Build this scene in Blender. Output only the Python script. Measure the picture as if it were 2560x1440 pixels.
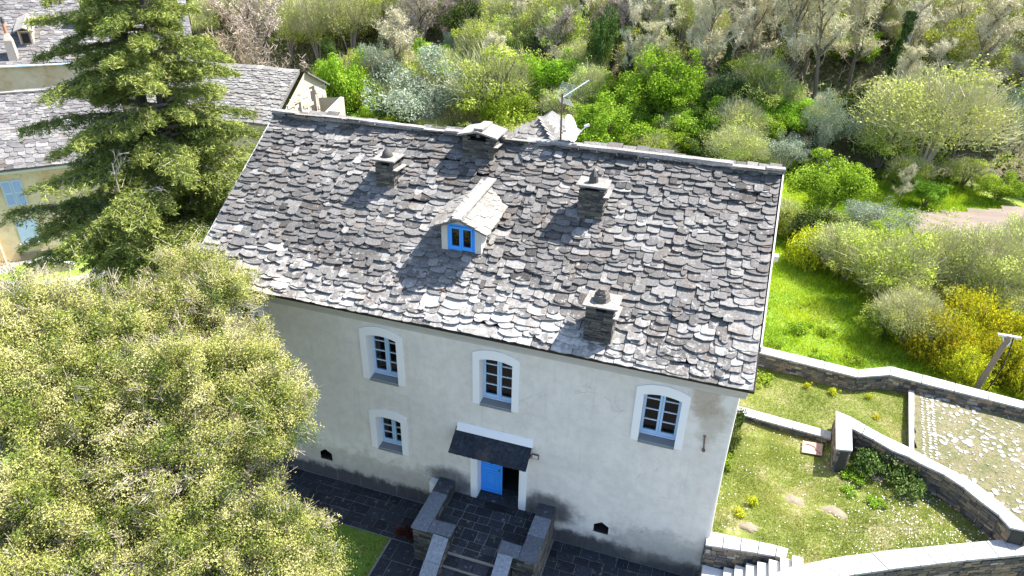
import bpy, math, random
import numpy as np
from mathutils import Vector, Matrix
from mathutils.geometry import tessellate_polygon

# ---------------------------------------------------------------- scene, camera, light
S = bpy.context.scene
for o in list(bpy.data.objects): bpy.data.objects.remove(o)
C = S.collection
CAM = Vector((6.6946, -14.1375, 16.6644))
YAW, PITCH, ROLL, FPX = 0.3083, 0.5017, 0.0244, 1678.57
cy, sy, cp, sp = math.cos(YAW), math.sin(YAW), math.cos(PITCH), math.sin(PITCH)
fw = Vector((-sy*cp, cy*cp, -sp)); rt = Vector((cy, sy, 0)); up = rt.cross(fw)
rt, up = rt*math.cos(ROLL) + up*math.sin(ROLL), -rt*math.sin(ROLL) + up*math.cos(ROLL)
cam = bpy.data.objects.new('camera', bpy.data.cameras.new('camera')); C.objects.link(cam)
cam.data.sensor_width = 36; cam.data.lens = FPX/2560*36
cam.data.clip_start = .1; cam.data.clip_end = 900
M = Matrix((rt, up, -fw)).transposed().to_4x4(); M.translation = CAM
cam.matrix_world = M; S.camera = cam

SUN_AZ, SUN_EL = math.radians(50), math.radians(54)
W = bpy.data.worlds.new('World'); S.world = W; W.use_nodes = True
wn = W.node_tree; wn.nodes.clear()
sky = wn.nodes.new('ShaderNodeTexSky'); sky.sky_type = 'NISHITA'; sky.sun_disc = False
sky.sun_elevation = SUN_EL; sky.sun_rotation = SUN_AZ
bg = wn.nodes.new('ShaderNodeBackground'); bg.inputs['Strength'].default_value = .12
wo = wn.nodes.new('ShaderNodeOutputWorld')
wn.links.new(sky.outputs[0], bg.inputs[0]); wn.links.new(bg.outputs[0], wo.inputs[0])
sun = bpy.data.objects.new('sun', bpy.data.lights.new('sun', 'SUN')); C.objects.link(sun)
sun.data.energy = 5.0; sun.data.angle = math.radians(.55); sun.data.color = (1, .955, .88)
sd = Vector((math.sin(SUN_AZ)*math.cos(SUN_EL), math.cos(SUN_AZ)*math.cos(SUN_EL), math.sin(SUN_EL)))
sun.rotation_euler = sd.to_track_quat('Z', 'Y').to_euler(); sun.location = sd*60
S.view_settings.view_transform = 'Standard'; S.view_settings.look = 'None'
S.view_settings.exposure = 1.72; S.view_settings.gamma = 1
S.view_settings.use_curve_mapping = False
S.render.engine = 'CYCLES'
S.cycles.max_bounces = 6; S.cycles.transparent_max_bounces = 6

R = random.Random(7); NP = np.random.RandomState(11)
U = R.uniform

# ---------------------------------------------------------------- materials
def mat(name):
    m = bpy.data.materials.new(name); m.use_nodes = True
    nt = m.node_tree; b = nt.nodes['Principled BSDF']; return m, nt, b
def N(nt, t, **k):
    n = nt.nodes.new(t)
    for a, v in k.items():
        if a in n.inputs: n.inputs[a].default_value = v
        else: setattr(n, a, v)
    return n
def ramp(nt, fac, stops, interp='LINEAR'):
    r = nt.nodes.new('ShaderNodeValToRGB'); r.color_ramp.interpolation = interp
    e = r.color_ramp.elements
    e[0].position, e[0].color = stops[0][0], (*stops[0][1], 1)
    e[1].position, e[1].color = stops[-1][0], (*stops[-1][1], 1)
    for p, c in stops[1:-1]:
        x = e.new(p); x.color = (*c, 1)
    nt.links.new(fac, r.inputs[0]); return r.outputs[0]
def mix(nt, fac, a, b, mode='MIX'):
    m = nt.nodes.new('ShaderNodeMix'); m.data_type = 'RGBA'; m.blend_type = mode
    for s, v in ((m.inputs[0], fac), (m.inputs[6], a), (m.inputs[7], b)):
        if isinstance(v, (int, float)): s.default_value = v
        elif isinstance(v, tuple): s.default_value = (*v, 1)
        else: nt.links.new(v, s)
    return m.outputs[2]
def math_(nt, op, a, b=0.0, clamp=False):
    m = nt.nodes.new('ShaderNodeMath'); m.operation = op; m.use_clamp = clamp
    for s, v in ((m.inputs[0], a), (m.inputs[1], b)):
        if isinstance(v, (int, float)): s.default_value = v
        else: nt.links.new(v, s)
    return m.outputs[0]
def pos(nt): return nt.nodes.new('ShaderNodeNewGeometry').outputs['Position']
def noise(nt, scale, detail=4, rough=.6, vec=None, out='Fac'):
    n = N(nt, 'ShaderNodeTexNoise', Scale=scale, Detail=detail, Roughness=rough)
    nt.links.new(vec if vec is not None else pos(nt), n.inputs['Vector']); return n.outputs[out]
def bump(nt, b, h, strength, dist=.02):
    n = N(nt, 'ShaderNodeBump', Strength=strength, Distance=dist)
    nt.links.new(h, n.inputs['Height']); nt.links.new(n.outputs[0], b.inputs['Normal'])
def tone(nt):
    a = nt.nodes.new('ShaderNodeAttribute'); a.attribute_name = 'tone'; return a.outputs['Fac']
def sstep(nt, v, lo, hi):
    m = nt.nodes.new('ShaderNodeMapRange'); m.interpolation_type = 'SMOOTHSTEP'
    nt.links.new(v, m.inputs[0]); m.inputs[1].default_value = lo; m.inputs[2].default_value = hi
    return m.outputs[0]
def sepxyz(nt):
    s = nt.nodes.new('ShaderNodeSeparateXYZ'); nt.links.new(pos(nt), s.inputs[0]); return s.outputs

def simple(name, col, rough=.7, var=.12, scale=6, bmp=.15, metal=0, spec=.5):
    m, nt, b = mat(name)
    c = mix(nt, noise(nt, scale), tuple(x*(1-var) for x in col), tuple(min(1, x*(1+var)) for x in col))
    nt.links.new(c, b.inputs['Base Color']); b.inputs['Roughness'].default_value = rough
    b.inputs['Metallic'].default_value = metal
    b.inputs['Specular IOR Level'].default_value = spec
    if bmp: bump(nt, b, noise(nt, scale*6), bmp, .01)
    return m

def slate_mat(name, dark, mid, light, lich=.5, eave=False, warm=(.16, .12, .09)):
    m, nt, b = mat(name)
    t = tone(nt)
    base = ramp(nt, t, [(0, dark), (.5, mid), (1, light)])
    base = mix(nt, math_(nt, 'MULTIPLY', sstep(nt, noise(nt, 1.3, 3), .5, .72), .45), base, warm)
    # streaky grain and lichen blotches
    g = noise(nt, 14, 6, .7)
    base = mix(nt, sstep(nt, g, .35, .68), mix(nt, 1.0, base, (.62, .62, .63), 'MULTIPLY'), base)
    l = noise(nt, 5.5, 8, .72)
    if eave:
        y = sepxyz(nt)[1]
        l = math_(nt, 'ADD', l, math_(nt, 'MULTIPLY', sstep(nt, y, 1.6, -.4), .085))
    base = mix(nt, math_(nt, 'MULTIPLY', sstep(nt, l, .58, .66), lich), base, (.45, .43, .40))
    sp_ = noise(nt, 38, 3, .6)
    base = mix(nt, math_(nt, 'MULTIPLY', sstep(nt, sp_, .62, .7), lich*.9), base, (.55, .54, .50))
    nt.links.new(base, b.inputs['Base Color']); b.inputs['Roughness'].default_value = .72
    b.inputs['Specular IOR Level'].default_value = .18
    bump(nt, b, noise(nt, 24, 5, .6), .35, .01)
    return m

MT = {}
MT['slate'] = slate_mat('slate', (.05, .047, .045), (.20, .19, .179), (.50, .475, .44), .55, True)
MT['slate_old'] = slate_mat('slate_old', (.07, .067, .07), (.175, .168, .168), (.31, .30, .29), .35)
MT['slate_pale'] = slate_mat('slate_pale', (.17, .162, .15), (.26, .247, .225), (.38, .36, .33), .4)
MT['slate_new'] = slate_mat('slate_new', (.022, .028, .038), (.034, .042, .054), (.052, .06, .075), .05)
MT['slate_paving'] = slate_mat('slate_paving', (.02, .024, .030), (.04, .047, .058), (.09, .098, .115), .3, warm=(.06, .045, .04))
MT['slate_coping'] = slate_mat('slate_coping', (.05, .055, .065), (.19, .215, .25), (.28, .31, .35), .35, warm=(.17, .19, .22))
MT['underlay'] = simple('underlay', (.02, .018, .017), .9)  # near-black so that the gaps between slates read as shade
MT['mortar'] = simple('mortar', (.5, .48, .43), .9, .15)
MT['coping'] = slate_mat('coping', (.33, .335, .35), (.38, .38, .39), (.45, .45, .45), .2, warm=(.46, .45, .43))
MT['joint'] = simple('joint', (.20, .195, .185), .9, .3, 3)
MT['darkjoint'] = simple('darkjoint', (.035, .032, .028), .9, .3, 3)

def stone_mat(name, stops, rough=.8):
    m, nt, b = mat(name)
    c = ramp(nt, tone(nt), stops)
    c = mix(nt, sstep(nt, noise(nt, 25, 5, .7), .3, .7), mix(nt, 1.0, c, (.6, .6, .6), 'MULTIPLY'), c)
    nt.links.new(c, b.inputs['Base Color']); b.inputs['Roughness'].default_value = rough
    bump(nt, b, noise(nt, 40, 5, .7), .6, .012)
    return m
MT['stone_wall'] = stone_mat('stone_wall', [(0, (.05, .05, .055)), (.35, (.12, .11, .10)), (.6, (.22, .17, .12)), (.8, (.30, .22, .14)), (1, (.38, .37, .34))])
MT['stone_chim'] = stone_mat('stone_chim', [(0, (.028, .028, .030)), (.4, (.075, .072, .065)), (.75, (.15, .132, .105)), (1, (.27, .23, .17))])
MT['rubble'] = stone_mat('rubble', [(0, (.28, .20, .14)), (.5, (.5, .43, .35)), (1, (.68, .63, .55))])
MT['cobble'] = stone_mat('cobble', [(0, (.26, .25, .23)), (.5, (.38, .37, .355)), (1, (.5, .49, .47))])

def plaster():
    m, nt, b = mat('plaster')
    x, y, z = sepxyz(nt)
    c = mix(nt, sstep(nt, noise(nt, .7, 5), .35, .68), (.69, .635, .565), (.77, .715, .635))
    # warm olive tint growing towards the left part of the wall
    c = mix(nt, math_(nt, 'MULTIPLY', sstep(nt, x, 1, -7), .3), c, (.62, .59, .46))
    # brown damp band low on the left
    n1 = noise(nt, 1.7, 6, .65)
    zz = math_(nt, 'ADD', z, math_(nt, 'MULTIPLY', math_(nt, 'SUBTRACT', n1, .5), 1.6))
    dampl = math_(nt, 'MULTIPLY', sstep(nt, zz, 1.75, 1.2), sstep(nt, x, 1.0, -.8))
    c = mix(nt, math_(nt, 'MULTIPLY', dampl, .55), c, (.36, .30, .22))
    c = mix(nt, math_(nt, 'MULTIPLY', sstep(nt, zz, 1.3, .7), .22), c, (.30, .29, .28))
    # black mould along the foot
    n2 = noise(nt, 3.2, 6, .7)
    zf = math_(nt, 'ADD', z, math_(nt, 'MULTIPLY', math_(nt, 'SUBTRACT', n2, .5), .75))
    c = mix(nt, math_(nt, 'MULTIPLY', sstep(nt, zf, .75, .42), .93), c, (.035, .036, .045))
    # dark blots where the parapets meet the wall
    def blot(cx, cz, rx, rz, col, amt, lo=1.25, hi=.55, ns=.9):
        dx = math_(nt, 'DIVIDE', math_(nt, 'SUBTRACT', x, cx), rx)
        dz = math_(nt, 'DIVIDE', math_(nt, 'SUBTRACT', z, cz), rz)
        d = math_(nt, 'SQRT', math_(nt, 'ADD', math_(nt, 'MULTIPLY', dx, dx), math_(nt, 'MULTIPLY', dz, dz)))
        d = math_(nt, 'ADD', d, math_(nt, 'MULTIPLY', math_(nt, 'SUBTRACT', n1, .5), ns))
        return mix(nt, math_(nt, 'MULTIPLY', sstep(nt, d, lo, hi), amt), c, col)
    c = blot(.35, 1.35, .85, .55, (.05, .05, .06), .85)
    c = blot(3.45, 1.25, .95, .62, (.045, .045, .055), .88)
    c = blot(7.3, 6.3, .42, .55, (.33, .24, .15), .6, ns=1.6)
    c = blot(7.55, 5.75, .4, .7, (.40, .33, .23), .55, ns=1.6)
    c = blot(6.9, .9, 1.6, .7, (.33, .30, .25), .5, ns=1.8)
    # streaks running down
    mp = N(nt, 'ShaderNodeMapping'); mp.inputs['Scale'].default_value = (5, 1, .35)
    nt.links.new(pos(nt), mp.inputs[0])
    st = noise(nt, 1.2, 5, .6, mp.outputs[0])
    c = mix(nt, math_(nt, 'MULTIPLY', sstep(nt, st, .52, .75), .22), c, (.42, .41, .38))
    nt.links.new(c, b.inputs['Base Color']); b.inputs['Roughness'].default_value = .88
    b.inputs['Specular IOR Level'].default_value = .25
    # trowel patches and fine mottling
    pt_ = noise(nt, 3.4, 8, .75)
    c = mix(nt, math_(nt, 'MULTIPLY', sstep(nt, pt_, .58, .40), .55), c, mix(nt, 1.0, c, (.86, .85, .83), 'MULTIPLY'))
    vo = N(nt, 'ShaderNodeTexVoronoi', Scale=.55); vo.feature = 'DISTANCE_TO_EDGE'
    wv = N(nt, 'ShaderNodeVectorMath'); wv.operation = 'ADD'
    nv = N(nt, 'ShaderNodeTexNoise', Scale=1.6, Detail=5); nt.links.new(pos(nt), nv.inputs['Vector'])
    nt.links.new(pos(nt), wv.inputs[0]); nt.links.new(nv.outputs['Color'], wv.inputs[1]); nt.links.new(wv.outputs[0], vo.inputs['Vector'])
    crk = math_(nt, 'MULTIPLY', sstep(nt, vo.outputs['Distance'], .011, .002), sstep(nt, noise(nt, .5, 2), .52, .62))
    c = mix(nt, math_(nt, 'MULTIPLY', crk, .28), c, (.25, .24, .22))
    nt.links.new(c, b.inputs['Base Color'])
    bump(nt, b, math_(nt, 'ADD', noise(nt, 55, 4, .7), math_(nt, 'MULTIPLY', noise(nt, 6, 5, .65), 1.5)), .5, .012)
    return m
MT['plaster'] = plaster()
MT['white'] = simple('white_surround', (.80, .785, .76), .7, .03, 2, .08)
MT['cornice'] = simple('cornice_shaded_grey', (.46, .44, .41), .8, .12, 1.5, .15)  # grey darkened to carry the shade under the eaves
def cream():
    m, nt, b = mat('cream_plaster')
    n1 = noise(nt, .55, 7, .7)
    c = ramp(nt, n1, [(.3, (.40, .26, .11)), (.45, (.54, .42, .26)), (.62, (.62, .53, .38)), (.8, (.32, .26, .18))])
    n2 = noise(nt, 2.6, 8, .75)
    c = mix(nt, math_(nt, 'MULTIPLY', sstep(nt, n2, .55, .68), .6), c, (.32, .25, .18))
    nt.links.new(c, b.inputs['Base Color']); b.inputs['Roughness'].default_value = .9
    bump(nt, b, n2, .5, .05); return m
MT['cream'] = cream()
MT['sill'] = simple('grey_sill', (.21, .22, .22), .8, .15, 4)
MT['blue'] = simple('bright_blue_paint', (.045, .31, .84), .5, .04, 3, .03)
MT['paleblue'] = simple('pale_blue_paint', (.40, .58, .76), .45, .05, 3, .03)
MT['shutter'] = simple('grey_blue_shutter', (.36, .47, .62), .6, .08, 4, .05)
MT['mutin'] = simple('pale_glazing_bar', (.56, .66, .78), .45, .04, 3, 0)
MT['dark'] = simple('dark_interior', (.015, .012, .01), .9, .1, 3, 0)  # near-black, stands in for the unlit space inside rooms, vents and flue
MT['rust'] = simple('rusty_iron', (.16, .09, .06), .8, .4, 30, .3)
MT['grate'] = simple('dark_grate', (.018, .018, .02), .7, .2, 20, .1)
MT['metal'] = simple('pale_metal', (.6, .62, .63), .4, .05, 9, 0, .6)
MT['dish'] = simple('white_dish', (.74, .74, .76), .45, .03, 9, 0)
MT['plastic'] = simple('grey_white_box', (.66, .67, .64), .5, .05, 5, 0)
MT['wood'] = simple('weathered_wood', (.20, .15, .11), .85, .3, 18, .4)
MT['black'] = simple('black_cable', (.015, .015, .015), .6, .1, 4, 0)
MT['soil'] = simple('ploughed_soil', (.165, .13, .105), .95, .22, 2.2, .8)
MT['hatch'] = simple('rusty_pink_lid', (.36, .22, .18), .8, .15, 6, .2)
MT['terracotta'] = simple('terracotta', (.42, .17, .08), .8, .15, 8, .1)
MT['concrete'] = simple('pale_concrete', (.56, .55, .53), .85, .1, 2, .2)
MT['bark'] = simple('bark', (.14, .115, .09), .9, .35, 9, .6)
MT['bark_pale'] = simple('bark_pale', (.33, .29, .25), .9, .25, 6, .4)
MT['bark_dark'] = simple('bark_dark', (.05, .042, .036), .9, .35, 9, .6)
MT['twig_tan'] = simple('twig_tan', (.55, .505, .365), .85, .25, .8, 0)
MT['twig_green'] = simple('twig_green', (.44, .43, .23), .85, .25, .8, 0)
MT['twig_brown'] = simple('twig_brown', (.36, .305, .25), .85, .25, .8, 0)

def glass():
    m, nt, b = mat('window_glass')
    nt.nodes.remove(b)
    tr = N(nt, 'ShaderNodeBsdfTransparent'); tr.inputs[0].default_value = (.55, .6, .6, 1)
    gl = N(nt, 'ShaderNodeBsdfGlossy'); gl.inputs['Roughness'].default_value = .03
    fr = N(nt, 'ShaderNodeFresnel', IOR=1.6)
    mx = nt.nodes.new('ShaderNodeMixShader')
    nt.links.new(fr.outputs[0], mx.inputs[0]); nt.links.new(tr.outputs[0], mx.inputs[1]); nt.links.new(gl.outputs[0], mx.inputs[2])
    nt.links.new(mx.outputs[0], nt.nodes['Material Output'].inputs[0]); return m
MT['glass'] = glass()

def leaf(name, stops, trans=.35, nscale=.45, vary=.35):
    m, nt, b = mat(name); nt.nodes.remove(b)
    oi = nt.nodes.new('ShaderNodeObjectInfo')
    t = math_(nt, 'ADD', tone(nt), math_(nt, 'MULTIPLY', math_(nt, 'SUBTRACT', noise(nt, nscale, 3), .5), vary))
    c = ramp(nt, t, stops)
    hs = nt.nodes.new('ShaderNodeHueSaturation')
    nt.links.new(c, hs.inputs['Color'])
    nt.links.new(math_(nt, 'ADD', math_(nt, 'MULTIPLY', oi.outputs['Random'], .035), .4825), hs.inputs['Hue'])
    nt.links.new(math_(nt, 'ADD', math_(nt, 'MULTIPLY', oi.outputs['Random'], .4), .8), hs.inputs['Value'])
    c = hs.outputs[0]
    d = nt.nodes.new('ShaderNodeBsdfDiffuse'); tl = nt.nodes.new('ShaderNodeBsdfTranslucent')
    nt.links.new(c, d.inputs[0])
    tc = mix(nt, 1.0, c, (1.0, 1.0, .5), 'MULTIPLY'); nt.links.new(tc, tl.inputs[0])
    mx = nt.nodes.new('ShaderNodeMixShader'); mx.inputs[0].default_value = trans
    nt.links.new(d.outputs[0], mx.inputs[1]); nt.links.new(tl.outputs[0], mx.inputs[2])
    nt.links.new(mx.outputs[0], nt.nodes['Material Output'].inputs[0]); return m
MT['leafy'] = leaf('leaf_bright_green', [(0, (.06, .12, .012)), (.5, (.20, .33, .03)), (1, (.38, .50, .07))])
MT['airy'] = leaf('leaf_yellow_green', [(0, (.13, .18, .03)), (.5, (.33, .40, .065)), (1, (.52, .57, .14))])
MT['olive'] = leaf('leaf_silver', [(0, (.13, .17, .12)), (.5, (.29, .36, .28)), (1, (.50, .56, .47))], .2)
MT['darkleaf'] = leaf('leaf_dark_green', [(0, (.018, .035, .010)), (.5, (.065, .105, .03)), (1, (.19, .24, .07))], .2)
MT['twiggy'] = leaf('leaf_pale_bud', [(0, (.23, .27, .07)), (.5, (.43, .51, .13)), (1, (.66, .69, .27))], .3)
MT['gorse'] = leaf('leaf_gorse', [(0, (.10, .13, .015)), (.45, (.36, .38, .03)), (1, (.76, .68, .04))], .3)
MT['cedar'] = leaf('leaf_cedar', [(0, (.04, .075, .025)), (.5, (.19, .26, .065)), (1, (.50, .56, .16))], .25)
MT['evergreen'] = leaf('leaf_foreground', [(0, (.03, .06, .014)), (.28, (.12, .17, .032)), (.58, (.31, .33, .08)), (1, (.56, .52, .25))], .3, 1.1, .8)
MT['grass'] = leaf('grass_blade', [(0, (.07, .11, .02)), (.5, (.21, .26, .045)), (1, (.42, .39, .15))], .3, .6, .8)
MT['meadowgrass'] = leaf('meadow_blade', [(0, (.15, .28, .015)), (.5, (.34, .50, .025)), (1, (.56, .62, .06))], .4, .35, .6)
MT['flower'] = simple('daisy_white', (.85, .85, .82), .7, .03, 2, 0)
MT['tanbud'] = leaf('leaf_tan_bud', [(0, (.24, .25, .10)), (.5, (.44, .44, .19)), (1, (.62, .61, .33))], .3)
MT['redleaf'] = leaf('leaf_dark_red', [(0, (.03, .012, .01)), (.5, (.09, .03, .022)), (1, (.16, .06, .04))], .2)

def ground_mat():
    m, nt, b = mat('meadow_ground')
    n1 = noise(nt, .35, 6, .65); n2 = noise(nt, 3.0, 6, .7)
    c = ramp(nt, n1, [(.3, (.09, .15, .025)), (.5, (.17, .27, .04)), (.7, (.26, .30, .07))])
    x, y, z = sepxyz(nt)
    # litter and bare earth under the wood on the slope
    w = sstep(nt, y, 34, 38)
    lit = ramp(nt, n2, [(.3, (.06, .05, .03)), (.5, (.15, .13, .08)), (.7, (.12, .16, .045))])
    c = mix(nt, w, c, lit)
    c = mix(nt, math_(nt, 'MULTIPLY', sstep(nt, n2, .5, .7), .3), c, (.10, .10, .04))
    nt.links.new(c, b.inputs['Base Color']); b.inputs['Roughness'].default_value = .95
    b.inputs['Specular IOR Level'].default_value = .1
    bump(nt, b, n2, .8, .15); return m
MT['ground'] = ground_mat()
def lawn_mat():
    m, nt, b = mat('lawn_ground')
    n1 = noise(nt, .6, 6, .7); n2 = noise(nt, 9, 5, .7)
    c = ramp(nt, n1, [(.3, (.09, .12, .025)), (.5, (.19, .205, .06)), (.6, (.26, .23, .125)), (.7, (.32, .27, .19))])
    c = mix(nt, sstep(nt, n2, .35, .7), mix(nt, 1.0, c, (.6, .65, .5), 'MULTIPLY'), c)
    nt.links.new(c, b.inputs['Base Color']); b.inputs['Roughness'].default_value = .95
    b.inputs['Specular IOR Level'].default_value = .1
    bump(nt, b, n2, .8, .05); return m
MT['lawn'] = lawn_mat()

# ---------------------------------------------------------------- mesh helpers
def set_tone(me, t):
    a = me.attributes.new('tone', 'FLOAT', 'FACE'); a.data.foreach_set('value', np.asarray(t, dtype=np.float32))
def link(name, me, parent=None, loc=None):
    o = bpy.data.objects.new(name, me); C.objects.link(o)
    if parent is not None: o.parent = parent
    if loc is not None: o.location = loc
    return o
def tag(o, label=None, cat=None, group=None, kind=None):
    if label: o['label'] = label
    if cat: o['category'] = cat
    if group: o['group'] = group
    if kind: o['kind'] = kind
    return o
def thing(name, label, cat, loc=(0, 0, 0), group=None):
    o = bpy.data.objects.new(name, None); C.objects.link(o); o.location = loc
    o.empty_display_size = .2
    return tag(o, label, cat, group)

class MB:
    def __init__(s): s.v, s.f, s.t = [], [], []
    def add(s, v, f, t=.5):
        k = len(s.v); s.v += [tuple(p) for p in v]; s.f += [tuple(i+k for i in q) for q in f]
        s.t += [t]*len(f)
        return s
    def box(s, a, b, t=.5):
        (x0, y0, z0), (x1, y1, z1) = a, b
        return s.add([(x0,y0,z0),(x1,y0,z0),(x1,y1,z0),(x0,y1,z0),(x0,y0,z1),(x1,y0,z1),(x1,y1,z1),(x0,y1,z1)],
              [(0,3,2,1),(4,5,6,7),(0,1,5,4),(1,2,6,5),(2,3,7,6),(3,0,4,7)], t)
    def prism(s, poly, z0, z1, t=.5):            # xy polygon (ccw), z may be callables
        n = len(poly)
        g0 = z0 if callable(z0) else (lambda x, y: z0); g1 = z1 if callable(z1) else (lambda x, y: z1)
        v = [(x, y, g0(x, y)) for x, y in poly]+[(x, y, g1(x, y)) for x, y in poly]
        return s.add(v, [tuple(range(n, 2*n)), tuple(range(n-1, -1, -1))]+[(i, (i+1) % n, n+(i+1) % n, n+i) for i in range(n)], t)
    def tube(s, p0, p1, r0, r1, n=6, t=.5, caps=True):
        p0, p1 = Vector(p0), Vector(p1); d = (p1-p0)
        if d.length < 1e-6: return s
        d.normalize(); a = d.orthogonal().normalized(); b = d.cross(a)
        v = []
        for p, r in ((p0, r0), (p1, r1)):
            for i in range(n):
                th = 2*math.pi*i/n; v.append(p+a*math.cos(th)*r+b*math.sin(th)*r)
        f = [(i, (i+1) % n, n+(i+1) % n, n+i) for i in range(n)]
        if caps: f += [tuple(range(n-1, -1, -1)), tuple(range(n, 2*n))]
        return s.add(v, f, t)
    def build(s, name, m, parent=None, smooth=False, loc=None, kind=None, label=None):
        me = bpy.data.meshes.new(name); me.from_pydata(s.v, [], s.f); set_tone(me, s.t)
        me.materials.append(m)
        if smooth: me.polygons.foreach_set('use_smooth', [True]*len(me.polygons))
        me.update(); o = link(name, me, parent, loc)
        if kind: o['kind'] = kind
        if label: o['label'] = label
        return o

def np_mesh(name, V, F, T, m):
    V = np.asarray(V, np.float32); F = np.asarray(F, np.int32); k = F.shape[1]
    me = bpy.data.meshes.new(name)
    me.vertices.add(len(V)); me.vertices.foreach_set('co', V.ravel())
    me.loops.add(F.size); me.loops.foreach_set('vertex_index', F.ravel())
    me.polygons.add(len(F)); me.polygons.foreach_set('loop_start', np.arange(0, F.size, k, dtype=np.int32))
    me.update(calc_edges=True); set_tone(me, T); me.materials.append(m)
    return me

def emit(name, pieces, m, parent, limit=300, stuffname=None, key=None):
    """pieces: list of (verts, faces, tone); the ones nearest the camera become single parts, the rest one joined part"""
    def kd(p):
        q = p[0][0]; return (q[0]-CAM.x)**2+(q[1]-CAM.y)**2+(q[2]-CAM.z)**2
    ps = sorted(pieces, key=key or kd)
    for v, f, t in ps[:limit]:
        c = Vector(v[0]); b = MB(); b.add([Vector(p)-c for p in v], f, t)
        o = b.build(name, m, parent); o.location = c
    rest = ps[limit:]
    if rest:
        b = MB()
        for v, f, t in rest: b.add(v, f, t)
        b.build(stuffname or name+'s', m, parent, kind='stuff')

def ss(t): t = min(max(t, 0.), 1.); return t*t*(3-2*t)
def terrain(x, y):
    h0 = -2+3.5*ss((x+25)/30); fr = -1.5*ss((-x-10)/10); w = ss((y-1)/8)
    z = fr*(1-w)+h0*w; yb = 36+3*ss((-x-10)/20)
    return z+.4*max(0., y-yb)

# ---------------------------------------------------------------- slates
SQ = [(-.5, .46), (-.42, .26), (-.25, .07), (-.03, -.03), (.2, .04), (.40, .24), (.5, .44)]
def slate_piece(P, s0, t0, w, e, rng, h0=.0, thick=(.02, .048), lift=.07, pointy=1.0, gap=.02):
    ln = e*1.75+.06
    k = rng.uniform(.4, 1.1)*pointy; sh = rng.uniform(-.28, .28)
    pts = []
    n = len(SQ)
    for i, (u, v) in enumerate(SQ):
        uu = u + (rng.uniform(-.05, .05) if 0 < i < n-1 else 0) + sh*(.25-u*u)*.9
        vv = v*k*e*rng.uniform(.75, 1.2) + (rng.uniform(-.012, .012))
        pts.append((uu*(w-gap), vv))
    if rng.random() < .35: pts.pop(rng.choice((1, 2, 4, 5)))
    pts = [(-.5*(w-gap), ln)] + pts + [(.5*(w-gap), ln)]
    th = rng.uniform(*thick); tl = rng.uniform(-.008, .014); roll = rng.uniform(-.02, .02)
    top, bot = [], []
    for u, v in pts:
        f = 1-min(max(v/ln, 0), 1)
        h = h0 + .004 + (lift+tl)*f + roll*u/w*f*2
        top.append(P(s0+u, t0+v, h+th)); bot.append(P(s0+u, t0+v, h))
    m = len(pts)
    faces = [tuple(range(m))]
    for i in range(1, m-2): faces.append((i, m+i, m+i+1, i+1))
    faces.append((0, m, m+1, 1)); faces.append((m-2, 2*m-2, 2*m-1, m-1))
    return (top+bot, faces, min(1, max(0, rng.gauss(.48, .18))))
def plane(O, sdir, tdir, wav=0.0):
    O, a, b = Vector(O), Vector(sdir).normalized(), Vector(tdir).normalized(); n = a.cross(b)
    def P(s, t, h):
        if wav: h = h+wav*(math.sin(s*.9+t*.5)+math.sin(s*.37-t*1.1+1))*.5
        return O+a*s+b*t+n*h
    return P
def slate_rows(P, s0, s1, T, er, wr, rng, skip=None, left=None, right=None, jit=.05, tstart=-.03, **kw):
    out = []; t = tstart; r = 0
    while t < T-er[0]*.4:
        f = t/T; e = rng.uniform(*er)*(1.12-.3*f)
        a = (left(t) if left else s0); bnd = (right(t) if right else s1)
        s = a; ph = rng.uniform(0, 6)
        while s < bnd-.08:
            w = rng.uniform(*wr)*(1.1-.22*f)
            if rng.random() < .12: w *= 1.4
            if s+w > bnd-.12: w = bnd-s
            c = s+w/2
            if not (skip and skip(c, t)):
                dt = 0 if r == 0 else jit*math.sin(c*1.3+ph)+rng.gauss(0, .45)*jit
                out.append(slate_piece(P, c, t+dt, w, e, rng, pointy=(.3 if r == 0 else 1), **kw))
            s += w
        t += e*rng.uniform(.82, 1.05); r += 1
    return out

# ================================================================ terrain
def grid_mesh(x0, x1, y0, y1, step, zf, name, m):
    xs = np.arange(x0, x1+.01, step); ys = np.arange(y0, y1+.01, step)
    V = [(x, y, zf(x, y)) for y in ys for x in xs]; nx = len(xs)
    F = [(j*nx+i, j*nx+i+1, (j+1)*nx+i+1, (j+1)*nx+i) for j in range(len(ys)-1) for i in range(nx-1)]
    me = np_mesh(name, V, F, np.full(len(F), .5), m)
    me.polygons.foreach_set('use_smooth', [True]*len(F)); return link(name, me)
def tz(x, y):
    z = terrain(x, y)
    if y > 9: z += .12*math.sin(x*.7+y*.3)*ss((y-9)/4)
    if y > 37: z += .5*math.sin(x*.21)*math.sin(y*.33+x*.1)*ss((y-37)/8)
    return z-.01
g = grid_mesh(-150, 130, -50, 190, 1.25, tz, 'ground', MT['ground']); tag(g, kind='structure')

q = MB(); q.add([(-60, -60, .006), (60, -60, .006), (60, -4.9, .006), (-60, -4.9, .006)], [(0, 1, 2, 3)])
tag(q.build('unseen_dark_ground', simple('added_dark_ground', (.055, .05, .046), .95, .4, 3, .5)), kind='structure')  # unseen dark sheet added to keep the window reflections dark
# ================================================================ the main house
house = thing('stone_house', 'large cream plastered house with grey stone slate roof, blue windows and four stone chimneys', 'house')
XL, XR, YB = -7.62, 8.07, 9.8
YE, ZE, YR, ZR = -.3576, 7.1551, 4.9006, 10.7433
SL = (ZR-ZE)/(YR-YE); CO = 1/math.hypot(1, SL); SI = SL*CO; TL = (YR-YE)/CO
def zr(y): return ZE+SL*(y-YE)

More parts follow.
